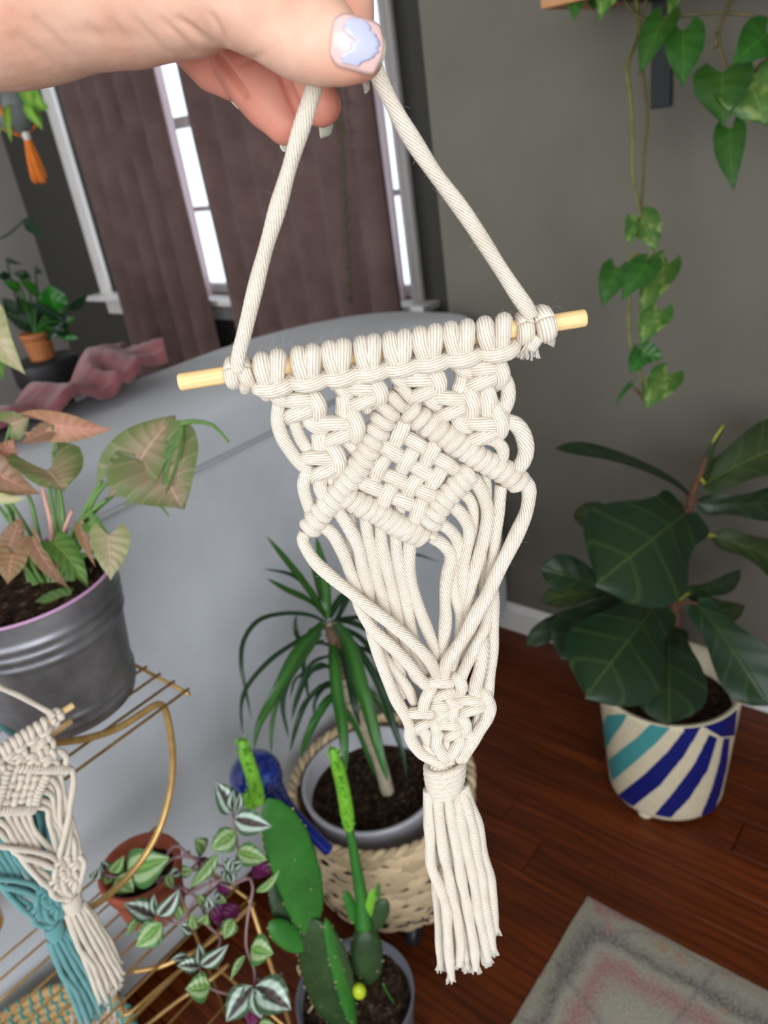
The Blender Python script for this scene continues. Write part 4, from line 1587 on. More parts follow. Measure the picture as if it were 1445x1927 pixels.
def pot_shell(name, mat, parent, c, z0, z1, r0, r1, th=0.006, lip=0.0, liph=0.0, foot=None, bands=(), seg=56, inner=0.55):
    """thick-walled pot from z0 (radius r0) to z1 (radius r1)"""
    prof = [(0, 0), (r0 * .96, 0), (r0, 0.003)]
    h = z1 - z0
    N = 70 if bands else 22
    for i in range(1, N):
        t = i / N
        r = r0 + (r1 - r0) * t
        for (bt, bw, bh) in bands:
            r += bh * math.exp(-((t - bt) / bw) ** 2)
        prof.append((r, h * t))
    if lip:
        prof = [p for p in prof if p[1] < h - liph]
        rl = r0 + (r1 - r0) * (1 - liph / h)
        prof += [(rl, h - liph), (rl + lip, h - liph + 0.001), (r1 + lip, h - 0.002), (r1 + lip - 0.001, h)]
    else:
        prof += [(r1, h - 0.001)]
    prof += [(r1 - th * .3, h), (r1 - th, h - 0.002)]
    ri = r0 + (r1 - r0) * inner - th
    prof += [(ri, h * inner), (0, h * inner)]
    mb = MB()
    mb.lathe(prof, (c[0], c[1], z0), seg)
    return mb.build(name, mat, parent)
# ================================================================== gold wire plant stand
def gold_mat():
    n = NT('brushed_gold_wire')
    f = n.noise(60, 3, n.coord())
    c = n.ramp(f, [(0.3, srgb(186, 144, 82)), (0.7, srgb(222, 184, 120))])
    n.set(col=c, rough=0.4, metal=0.65)
    return n.m


M_GOLD = gold_mat()
SH = 0.80
_A = hz(350, 1300, SH)
TX1, TY0 = _A.x, _A.y
SLZ = 0.45
_B = hz(237, 1909, SLZ)
_E = hz(478, 1698, SLZ)
LX1, LY0 = _E.x, (_B.y + _E.y) / 2
SBZ = 0.16
_G = hz(420, 1859, SBZ)
stand = thing('plant_stand', 'gold wire plant stand with rod shelves and a round side hoop', 'plant stand', (0.0, 0.72, 0))


def rod(p, q, r=0.0016, name='rod', par=None, sides=8):
    mb = MB()
    mb.tube([Vector(p), Vector(q)], r, sides)
    return mb.build(name, M_GOLD, par or stand)


SXL = -0.24
for z, x1, y0, nr in ((SH, TX1, TY0, 9), (SLZ, LX1, LY0, 9), (SBZ, LX1 + 0.0, LY0 + 0.01, 5)):
    sp = 0.204 / (nr - 1)
    for k in range(nr):
        rod((SXL, y0 + sp * k, z), (x1 + 0.004, y0 + sp * k, z))
    for x in (SXL + 0.004, x1):
        rod((x, y0 - 0.004, z - 0.003), (x, y0 + 0.204 + 0.004, z - 0.003), 0.0022, 'cross_bar')
# side hoop rising from the lower tier to the top one, front and rear
def hoop(dy):
    pts = [(40, 1405), (120, 1396), (170, 1388), (222, 1370), (262, 1346), (290, 1328), (303, 1326), (313, 1342), (322, 1390), (325, 1440), (318, 1500), (299, 1562), (264, 1622), (215, 1675), (165, 1712), (100, 1750)]
    P = [pln(a, b, (0, 1, 0), TY0 + 0.004) + Vector((0, dy, 0)) for a, b in pts]
    mb = MB()
    mb.tube(spline(P, 0.006), 0.0036, 10)
    return mb.build('hoop', M_GOLD, stand)


hoop(0)
# lower-tier hoop curving out of the shelf, and the bottom tier's
for dy, pts in ((0.05, [(250, 1829), (298, 1820), (337, 1804), (372, 1788), (404, 1764), (440, 1735), (478, 1698)]), (-0.002, [(226, 1880), (230, 1893), (238, 1910), (300, 1858), (365, 1803)])):
    P = [hz(a, b, SLZ - 0.004) for a, b in pts]
    mb = MB()
    mb.tube(spline(P, 0.006), 0.0030 if dy > 0 else 0.002, 8)
    mb.build('hoop', M_GOLD, stand)
P = [hz(a, b, SBZ) for a, b in ((250, 1950), (279, 1927), (340, 1880), (401, 1840), (430, 1815))]
mb = MB()
mb.tube(spline(P, 0.006), 0.003, 8)
mb.build('hoop', M_GOLD, stand)
for x in (SXL + 0.004, LX1):
    for y in (LY0, LY0 + 0.204):
        rod((x, y, 0.0), (x, y, SLZ if x > 0 else SH), 0.003, 'leg')
rod((SXL + 0.004, TY0, SH), (SXL + 0.004, TY0, 1.12), 0.003, 'leg')

# ================================================================== arrowhead plant in a dented metal bucket
def bucket_mat():
    n = NT('aged_galvanised_metal')
    co = n.coord()
    f = n.noise(14, 4, co, 0.6)
    g = n.noise(220, 2, n.mapping(co, (1, 1, 6)))
    c = n.ramp(f, [(0.3, srgb(98, 96, 100)), (0.7, srgb(150, 148, 152))])
    n.set(col=c, rough=n.math('MULTIPLY_ADD', f, 0.3, 0.24), metal=0.6)
    n.bump(g, 0.05, 0.0006)
    return n.m


AX, AY, AZ0, AZ1, AR1, AR0 = 0.2473, 0.7238, SH + 0.002, SH + 0.152, 0.0882, 0.0690
arrow = thing('arrowhead_plant', 'pink and green arrowhead plant in a dark metal bucket on the top shelf', 'potted plant', (AX, AY, AZ0))
bands = ((.82, .025, .0028), (.74, .025, .0028), (.66, .025, .0028), (.16, .025, .0022), (.09, .025, .0022))
pt = pot_shell('pot', bucket_mat(), arrow, (AX, AY), AZ0, AZ1, AR0, AR1, 0.003, bands=bands, inner=.72)
mb = MB()
mb.tube([Vector((AX + AR1 * cos(a * pi / 28), AY + AR1 * sin(a * pi / 28), AZ1)) for a in range(57)], 0.0016, 8, False)
mb.build('pink_rim', plain('pink_rim_paint', srgb(200, 150, 190), 0.4), pt)
soil(arrow, (AX, AY, AZ1 - 0.022), AR1 - 0.006)
clumps(arrow, (AX, AY, AZ1 - 0.022), AR1 - 0.012, 90, 4)
M_AG = leaf_mat('arrowhead_green', srgb(162, 138, 110), srgb(112, 126, 72), srgb(206, 178, 150), .03, .25, 6, .42, .25, var=.5)
M_AP = leaf_mat('arrowhead_pink', srgb(196, 134, 116), srgb(166, 120, 88), srgb(218, 156, 140), .03, .4, 7, .42, .25, var=.4)
M_AB = leaf_mat('arrowhead_bronze', srgb(156, 114, 88), srgb(136, 108, 72), srgb(200, 150, 124), .03, .3, 6, .42, .25, var=.4)
M_AL = leaf_mat('arrowhead_fresh', srgb(104, 132, 62), srgb(80, 116, 48), srgb(150, 176, 96), .03, .2, 6, .4, .3, var=.3)
M_AC = leaf_mat('arrowhead_cream', srgb(206, 190, 152), srgb(176, 180, 122), srgb(222, 206, 176), .03, .25, 6, .42, .3, var=.5)
M_AST = plain('arrowhead_stem', srgb(92, 128, 58), 0.45, var=.2)
M_ASTP = plain('arrowhead_stem_pink', srgb(206, 150, 136), 0.5)
root_a = (112, 1085, .79)


def arrow_leaf(mat, b, t_, w, roll=0, st=None, stm=None, lobe=.45, **kw):
    """leaf with its petiole; st = px points of the petiole from the crown"""
    kw.setdefault('fold', .25)
    kw.setdefault('droop', .06)
    lf = Lf(arrow, mat, b, t_, w, roll, shape='arrow', lobe=lobe, **kw)
    if st is None and b in ((20, 800, .79), (-6, 870, .78), (-20, 620, .80)):
        st = [(70, 1100, .795), (30, 1000, .80), (b[0] - 10, b[1] + 60, b[2] + .01)]
    if st:
        stem(arrow, stm or M_AST, st + [b], 0.0028, 0.0016)
    return lf


# the big twin-lobed leaf at the right, made of a lit half and a half turned edge-on
arrow_leaf(M_AG, (262, 868, .75), (330, 782, .755), 120, -28, [(105, 1090, .79), (150, 1000, .78), (190, 920, .76)], lobe=.75, fold=.35)
arrow_leaf(M_AG, (300, 872, .745), (345, 958, .735), 190, 18, [(110, 1085, .79), (160, 985, .78), (215, 930, .765), (280, 890, .75)], lobe=.6, fold=.3)
Lf(arrow, M_AG, (262, 876, .75), (205, 935, .745), 95, 10, shape='heart', fold=.2, lobe=.2, droop=.05)
Lf(arrow, M_AL, (345, 795, .735), (300, 955, .735), 34, 35, shape='lance', fold=.9, droop=-.04, name='rolled_leaf')
stem(arrow, M_AST, [(340, 798, .735), (365, 793, .73), (400, 800, .725), (430, 832, .72)], 0.0030, 0.0012, 'tendril')
stem(arrow, M_AST, [(300, 950, .735), (310, 962, .735), (318, 972, .735)], 0.0016, 0.0006, 'tendril')
arrow_leaf(M_AP, (100, 800, .77), (210, 808, .765), 62, 18, [(125, 1080, .79), (110, 960, .785), (103, 880, .78)], lobe=.55, fold=.2)
arrow_leaf(M_AB, (98, 808, .772), (38, 836, .78), 36, 25, None, lobe=.1, fold=.3)
arrow_leaf(M_AG, (90, 885, .765), (120, 925, .76), 150, -38, [(120, 1082, .79), (104, 990, .785), (95, 930, .775)], lobe=.95, fold=.35)
arrow_leaf(M_AG, (20, 800, .79), (55, 785, .79), 60, 10, None, lobe=.4)
arrow_leaf(M_AP, (-6, 870, .78), (26, 825, .78), 64, 20, None, lobe=.4)
arrow_leaf(M_AB, (-20, 880, .775), (74, 930, .77), 78, 20, [(100, 1090, .79), (60, 1010, .79), (10, 930, .785)], lobe=.35, fold=.3)
arrow_leaf(M_AC, (-10, 935, .765), (50, 938, .762), 26, 30, None, lobe=.1)
arrow_leaf(M_AB, (18, 1030, .765), (40, 972, .765), 52, -10, [(80, 1110, .785), (50, 1070, .775)], lobe=.9, fold=.3)
arrow_leaf(M_AB, (24, 1042, .763), (14, 1100, .755), 58, 10, None, lobe=.3, fold=.3)
# the two long folded leaves in the middle of the bucket
arrow_leaf(M_AB, (62, 1010, .76), (135, 1112, .755), 40, 32, [(90, 1110, .785), (60, 1060, .775)], lobe=.15, fold=.6, droop=.1)
arrow_leaf(M_AL, (98, 1018, .752), (168, 1110, .745), 56, -20, [(110, 1095, .79), (100, 1060, .775)], lobe=.1, fold=.35, droop=.12)
arrow_leaf(M_AL, (134, 1120, .755), (52, 1142, .75), 34, 24, [(110, 1110, .785), (125, 1118, .77)], lobe=.1, fold=.4)
arrow_leaf(M_AC, (205, 1005, .74), (208, 1092, .73), 74, -12, [(130, 1075, .79), (160, 1045, .775), (182, 1035, .76)], lobe=.25, fold=.22)
arrow_leaf(M_AL, (168, 982, .755), (206, 1008, .745), 38, 10, [(130, 1080, .79), (150, 1030, .775)], lobe=.2)
arrow_leaf(M_AB, (150, 985, .76), (180, 1068, .75), 22, 20, [(128, 1080, .79), (140, 1030, .775)], lobe=.1, fold=.5)
# drooping big leaf at the left edge, higher up
arrow_leaf(M_AC, (-8, 610, .80), (48, 705, .785), 74, 25, [(60, 1080, .80), (0, 900, .81), (-40, 700, .81)], lobe=.3, fold=.35, droop=.16)
arrow_leaf(M_AL, (-20, 620, .80), (6, 718, .79), 52, 0, None, lobe=.3)
for st, m_ in (([(125, 1085, .79), (122, 1000, .785), (108, 900, .78), (100, 850, .775)], M_AST), ([(95, 1085, .79), (98, 1000, .785), (85, 940, .78), (78, 910, .775)], M_ASTP),
               ([(90, 1100, .79), (75, 1020, .785), (60, 950, .78), (52, 930, .775)], M_AST), ([(140, 1085, .785), (142, 1020, .78), (160, 960, .77), (192, 905, .76)], M_AST),
               ([(60, 1110, .79), (40, 1030, .79), (15, 960, .79), (5, 940, .785)], M_AST), ([(118, 1090, .785), (128, 1040, .78), (138, 1000, .775), (170, 965, .765), (200, 940, .755)], M_AST),
               ([(75, 1120, .785), (55, 1080, .78), (40, 1060, .775)], M_AST), ([(100, 1100, .785), (112, 1040, .78), (124, 990, .775), (136, 960, .77)], M_ASTP)):
    stem(arrow, m_, st, 0.0034, 0.0018)
for k in range(6):
    stem(arrow, M_AST, [(95 + k * 9, 1135 - k * 4, .785), (92 + k * 9, 1090 - k * 3, .785), (96 + k * 7, 1030, .783)], 0.0048, 0.0024, 'sheath')

# ================================================================== inch plant in a clay pot
TC = (0.251, 0.733)
TZ0, TZ1 = SLZ + 0.003, 0.530
inch = thing('inch_plant', 'striped trailing inch plant in a small terracotta pot on the wire shelf', 'potted plant', (TC[0], TC[1], TZ0))
M_CLAY = plain('terracotta', srgb(158, 78, 54), 0.8, var=.18, scale=30, bump=.15, bscale=300)
pot_shell('pot', M_CLAY, inch, TC, TZ0, TZ1, 0.038, 0.048, 0.005, lip=0.003, liph=0.022, inner=.7)
soil(inch, (TC[0], TC[1], TZ1 - 0.020), 0.042)
clumps(inch, (TC[0], TC[1], TZ1 - 0.02), 0.038, 40, 6)
M_TZ = leaf_mat('inch_plant_striped', srgb(74, 66, 62), srgb(70, 98, 66), srgb(88, 70, 74), .05, .0, 5, .32, .12, var=.15, stripe=srgb(196, 214, 200))
M_TZ2 = leaf_mat('inch_plant_green', srgb(104, 150, 66), srgb(74, 116, 58), srgb(150, 178, 100), .05, .0, 5, .35, .2, var=.15, stripe=srgb(170, 192, 140))
M_TZP = leaf_mat('inch_plant_underside', srgb(112, 26, 84), srgb(92, 20, 70), srgb(132, 44, 104), .04, .1, 5, .4, .25)
M_TST = plain('inch_plant_stem', srgb(140, 106, 108), 0.5, var=.2)
ZT = lambda x, y: (160 + x / 3.61, 1460 + y / 3.61)
# (base zx,zy, tip zx,zy, width z, depth, material, roll)
TL = [
    (290, 645, 575, 555, 190, .985, 2, 10), (215, 690, 330, 790, 120, .98, 2, -10), (180, 660, 265, 540, 70, .99, 2, 15), (160, 690, 140, 740, 60, .985, 2, 0), (140, 640, 110, 580, 70, 1.0, 1, 10), (60, 700, 100, 620, 60, .99, 1, 10),
    (1000, 250, 880, 40, 120, .97, 1, 20), (1005, 240, 1010, 95, 62, .97, 1, -25), (1020, 240, 1050, 110, 60, .965, 1, 30), (1015, 290, 1270, 345, 125, .955, 1, 8), (1025, 380, 850, 500, 125, .965, 2, -12), (1035, 510, 1240, 570, 110, .955, 2, 6),
    (810, 520, 740, 430, 90, .99, 2, 30), (900, 530, 705, 760, 78, .955, 2, -30), (640, 650, 575, 680, 62, .975, 1, 15), (660, 650, 740, 640, 60, .98, 2, 10), (570, 660, 600, 770, 70, .98, 2, 40),
    (480, 960, 260, 870, 115, .955, 1, 15), (490, 940, 470, 800, 60, .955, 1, -35), (500, 950, 640, 770, 105, .95, 1, 25), (520, 1000, 345, 1165, 130, .945, 2, -10), (380, 960, 280, 1100, 60, .965, 2, 45),
    (640, 970, 610, 860, 50, .965, 2, 20), (730, 1060, 640, 1010, 70, .97, 1, 10), (740, 1040, 730, 930, 55, .955, 2, -20), (790, 1000, 830, 940, 80, .95, 2, 15), (800, 880, 760, 800, 50, .965, 2, 20), (850, 900, 830, 820, 55, .96, 1, 0),
    (990, 640, 930, 560, 60, .96, 1, 20), (985, 640, 1010, 550, 55, .955, 1, -20), (1000, 620, 1075, 580, 60, .955, 1, 10), (975, 650, 940, 720, 60, .955, 1, 10), (980, 660, 1000, 740, 60, .95, 1, -15), (930, 820, 880, 850, 70, .955, 1, 20), (900, 830, 960, 860, 50, .955, 2, 0),
    (1140, 600, 1270, 670, 100, .965, 3, 0), (900, 790, 990, 770, 75, .965, 3, 10), (960, 930, 850, 960, 130, .965, 3, 0), (1040, 880, 930, 1000, 90, .97, 3, 20), (1165, 790, 1320, 640, 62, .945, 2, 40), (1000, 970, 945, 1110, 85, .945, 2, -8),
    (780, 1270, 770, 1140, 70, .94, 1, 20), (790, 1290, 975, 1145, 85, .93, 1, 20), (780, 1290, 625, 1290, 80, .94, 1, 10), (700, 1230, 580, 1250, 50, .95, 1, 10), (850, 1430, 680, 1450, 130, .92, 2, 0), (1130, 1170, 1280, 1210, 140, .92, 2, 0), (1090, 1220, 990, 1390, 50, .92, 2, 40),
    (1140, 1430, 960, 1670, 140, .90, 1, 18), (1160, 1430, 1400, 1590, 180, .895, 1, -8), (1150, 1450, 1200, 1650, 90, .89, 1, 10), (1120, 1420, 1060, 1560, 70, .905, 1, -25), (1140, 1560, 1130, 1720, 70, .90, 3, 0), (1180, 1700, 1300, 1700, 70, .89, 2, 0), (880, 540, 850, 700, 40, .96, 2, 50), (840, 560, 760, 640, 55, .985, 3, 10)]
for bx, by, tx, ty, w, d, k, ro in TL:
    B, T = ZT(bx, by), ZT(tx, ty)
    d *= .94
    w *= 1.42
    Lf(inch, {1: M_TZ, 2: M_TZ2, 3: M_TZP}[k], (*B, d), (*T, d - 0.012), w / 3.61, ro, shape='ovate', fold=.35, droop=.08, wave=.015, nL=10, nW=5)
TSt = [
    [(430, 720, 1.0), (600, 560, .99), (760, 560, .985), (880, 600, .97), (990, 620, .96), (1040, 520, .96), (1020, 380, .965), (1005, 250, .97)],
    [(450, 740, 1.0), (600, 480, .99), (700, 540, .985), (800, 600, .975), (850, 760, .965), (740, 860, .96), (640, 1000, .955), (500, 960, .955)],
    [(500, 720, 1.0), (700, 780, .97), (800, 900, .96), (830, 1010, .955), (920, 1110, .945), (850, 1250, .94), (780, 1290, .94), (840, 1430, .925), (960, 1480, .91), (1100, 1500, .905)],
    [(500, 700, 1.0), (760, 640, .98), (980, 740, .965), (1100, 690, .955), (1140, 760, .945), (1105, 960, .935), (1095, 1160, .925), (1150, 1320, .915), (1150, 1440, .905)],
    [(480, 720, 1.0), (620, 760, .975), (660, 900, .965), (560, 1000, .955), (500, 990, .95)],
    [(300, 700, 1.0), (220, 690, .99), (170, 680, .99), (120, 660, .995)],
    [(700, 800, .965), (820, 740, .965), (940, 700, .962)], [(980, 740, .965), (1040, 720, .96), (1130, 690, .955)], [(1150, 1380, .912), (1250, 1400, .91), (1340, 1340, .91)], [(1140, 1540, .90), (1130, 1640, .895), (1150, 1720, .89)]]
for st in TSt:
    stem(inch, M_TST, [(*ZT(a, b), d * .94 + .002) for a, b, d in st], 0.0022, 0.0014, step=.008)

# ================================================================== dracaena in a white pot inside a woven basket on casters
BX, BY, BZ0, BZ1, BR1, BR0 = 0.695, 0.752, 0.062, 0.262, 0.160, 0.146
def seagrass():
    n = NT('woven_seagrass')
    co = n.coord()
    g = n.noise(60, 3, n.mapping(co, (1, 1, 7)))
    c = n.ramp(g, [(.3, srgb(206, 176, 134)), (.7, srgb(236, 212, 176))])
    h = n.n('ShaderNodeHueSaturation')
    n.l(n.math('MULTIPLY_ADD', n.rnd(), .45, .72), h.inputs['Value'])
    n.l(c, h.inputs['Color'])
    n.set(col=h.outputs[0], rough=.85)
    n.bump(g, .5, .002)
    return n.m


M_SEA = seagrass()
M_SEAD = plain('woven_seagrass_core', srgb(120, 92, 62), 0.9, var=.2, scale=30)
basket = thing('woven_basket', 'pale woven seagrass basket holding the white pot, on a wheeled dolly', 'basket', (BX, BY, 0.055))
mb = MB()
mb.lathe([(0, .002), (BR0 - .008, .002), (BR0 - .006, .01), (BR1 - .008, BZ1 - BZ0 - .01), (BR1 - .012, BZ1 - BZ0 - .012), (BR0 - .014, .012), (0, .010)], (BX, BY, BZ0), 56)
core = mb.build('shell', M_SEAD, basket)
# flat leaf strips woven round the wall: rows of short overlapping pads, each a piece of its own
wv = []
for variant in range(4):
    rr = random.Random(40 + variant)
    P = []
    for i in range(9):
        u = i / 8
        row = []
        for j in range(5):
            v = j / 4
            wid = 0.0115 * (1 - 0.35 * abs(2 * u - 1) ** 2)
            row.append(Vector(((u - .5) * 0.058, -0.0085 * sin(pi * u) - 0.0015 * sin(pi * v) + .001 * rr.uniform(-1, 1), (v - .5) * 2 * wid + .004 * (u - .5) * (variant - 1.5) + .0012 * rr.uniform(-1, 1))))
        P.append(row)
    t = MB()
    t.grid(P)
    o = t.build('woven_strip', M_SEA, basket, origin=(0, 0, 0))
    wv.append(o)
first = True
rr = random.Random(9)
NR = 9
cnt = 0
for r_ in range(NR):
    z = BZ0 + 0.012 + r_ * (BZ1 - BZ0 - 0.022) / (NR - 1)
    R_ = BR0 + (BR1 - BR0) * (z - BZ0) / (BZ1 - BZ0) - 0.003
    n_ = 22
    for k in range(n_):
        a = 2 * pi * (k + 0.5 * (r_ % 2) + rr.uniform(-.12, .12)) / n_
        if cnt < 4:
            o = wv[cnt]
        else:
            o = wv[rr.randrange(4)].copy()
            COL.objects.link(o)
        cnt += 1
        o.parent = basket
        o.rotation_euler = (rr.uniform(-.1, .1), rr.uniform(-.16, .16), a + pi / 2)
        o.location = Vector((BX + R_ * cos(a), BY + R_ * sin(a), z)) - basket.location
        o.scale = (rr.uniform(.9, 1.15), 1, rr.uniform(.85, 1.2))
# braided rim: two cords twisted together
for ph in (0, pi):
    P = []
    for k in range(241):
        a = 2 * pi * k / 240
        q = a * 26 + ph
        P.append(Vector((BX + (BR1 + .004 * cos(q)) * cos(a), BY + (BR1 + .004 * cos(q)) * sin(a), BZ1 + .006 + .004 * sin(q))))
    t = MB()
    t.tube(P, 0.0058, 7, False)
    t.build('braided_rim', M_SEA, basket)
P = [Vector((BX + (BR0 + .006) * cos(a * pi / 40), BY + (BR0 + .006) * sin(a * pi / 40), BZ0 + 0.018)) for a in range(81)]
t = MB()
t.tube(P, 0.0022, 6, False)
for a in (4.2, 5.0, 5.8):
    c_ = Vector((BX + (BR0 + .008) * cos(a), BY + (BR0 + .008) * sin(a), BZ0 + .03))
    tv = Vector((-sin(a), cos(a), 0))
    t.tube(spline([c_ + Vector((0, 0, -.02)), c_ - tv * .01, c_ + tv * .02 + Vector((0, 0, .018)), c_ + tv * .03, c_], .003), .0017, 6)
t.build('binding_wire', plain('black_wire', srgb(28, 28, 28), .5), basket)
dolly = thing('plant_dolly', 'black wheeled plant dolly under the woven basket', 'dolly', (BX, BY, 0))
M_BLK = plain('black_plastic', srgb(34, 36, 40), 0.45)
t = MB()
t.lathe([(0, .046), (BR0 - .02, .046), (BR0 - .012, .05), (BR0 - .012, .058), (BR0 - .02, .060), (0, .060)], (BX, BY, 0), 48)
t.build('platform', M_BLK, dolly)
cdir = hz(788, 1785, .03)
ang0 = math.atan2(cdir.y - BY, cdir.x - BX)
for k in range(4):
    a = ang0 + k * pi / 2
    c_ = Vector((BX + .128 * cos(a), BY + .128 * sin(a), .0225))
    w = MB()
    tv = Vector((cos(a + .9), sin(a + .9), 0))
    w.lathe([(0, -.011), (.017, -.011), (.022, -.008), (.022, .008), (.017, .011), (0, .011)], c_, 22, axis=tv)
    wo = w.build('caster', M_BLK, dolly)
    f = MB()
    f.tube([c_ + Vector((0, 0, .004)), c_ + Vector((0, 0, .026))], .008, 10)
    f.build('fork', M_BLK, wo)

WC = (0.693, 0.772)
M_WPOT = plain('white_glazed_pot', srgb(196, 194, 202), 0.3, var=.04, coat=.2)
drac = thing('dracaena', 'dracaena with long arching green leaves in a white pot inside the basket', 'potted plant', (WC[0], WC[1], .075))
pot_shell('pot', M_WPOT, drac, WC, .076, .268, 0.110, 0.128, 0.009, inner=.78)
soil(drac, (WC[0], WC[1], .230), 0.117, .004)
clumps(drac, (WC[0], WC[1], .232), 0.10, 220, 8)
M_TRK = plain('dracaena_bark', srgb(186, 172, 148), 0.85, var=.2, scale=60, bump=.4, bscale=150)
M_TRKD = plain('dracaena_old_bark', srgb(112, 88, 66), 0.9, var=.3, scale=80, bump=.5, bscale=150)
cr = dep(622, 1172, 1.16)
base_t = hz(730, 1492, .230)
tr = [base_t, base_t.lerp(cr, .25) + Vector((.004, 0, 0)), dep(668, 1335, 1.205), dep(646, 1265, 1.18), cr]
t = MB()
t.tube(spline(tr, .01), [.0125 - .004 * i / 60 for i in range(len(spline(tr, .01)))], 10)
t.build('trunk', M_TRK, drac)
sp_ = spline([dep(668, 1335, 1.205), dep(646, 1265, 1.18), cr], .006)
t = MB()
for i in range(len(sp_) - 1):
    t.tube([sp_[i], sp_[i].lerp(sp_[i + 1], .8)], [.0135 if i % 2 else .0115, .010], 10)
t.build('leaf_scars', M_TRKD, drac)
M_DR = leaf_mat('dracaena_leaf', srgb(64, 118, 44), srgb(42, 88, 34), srgb(84, 140, 60), .02, .0, 3, .32, .2)
M_DRD = leaf_mat('dracaena_leaf_dark', srgb(40, 74, 42), srgb(28, 56, 32), srgb(54, 92, 52), .02, .0, 3, .35, .2)


def strap(pts, wpx, mat, face=0.0):
    """long arching strap leaf through px points (px,py,depth)"""
    S = spline([dep(*p) for p in pts], .012)
    md = sum(p[2] for p in pts) / len(pts)
    n_ = len(S)
    P = []
    for i in range(n_):
        T = (S[min(i + 1, n_ - 1)] - S[max(i - 1, 0)]).normalized()
        v = (CAM - S[i]).normalized()
        u = (Vector((0, 0, 1)) * (1 - face) + v * face)
        u = (u - T * u.dot(T)).normalized()
        u = (u * .75 + (v - T * v.dot(T)).normalized() * .45).normalized()
        s_ = T.cross(u)
        w = interp([(0, .55), (.15, .9), (.45, 1), (.75, .75), (.93, .35), (1, .06)], i / (n_ - 1)) * wpx * md / FPX / 2
        P.append([S[i] - s_ * w + u * w * .35, S[i] - s_ * w * .5 + u * w * .1, S[i], S[i] + s_ * w * .5 + u * w * .1, S[i] + s_ * w + u * w * .35])
    mb = MB()
    mb.grid(P)
    return mb.build('leaf', mat, drac)


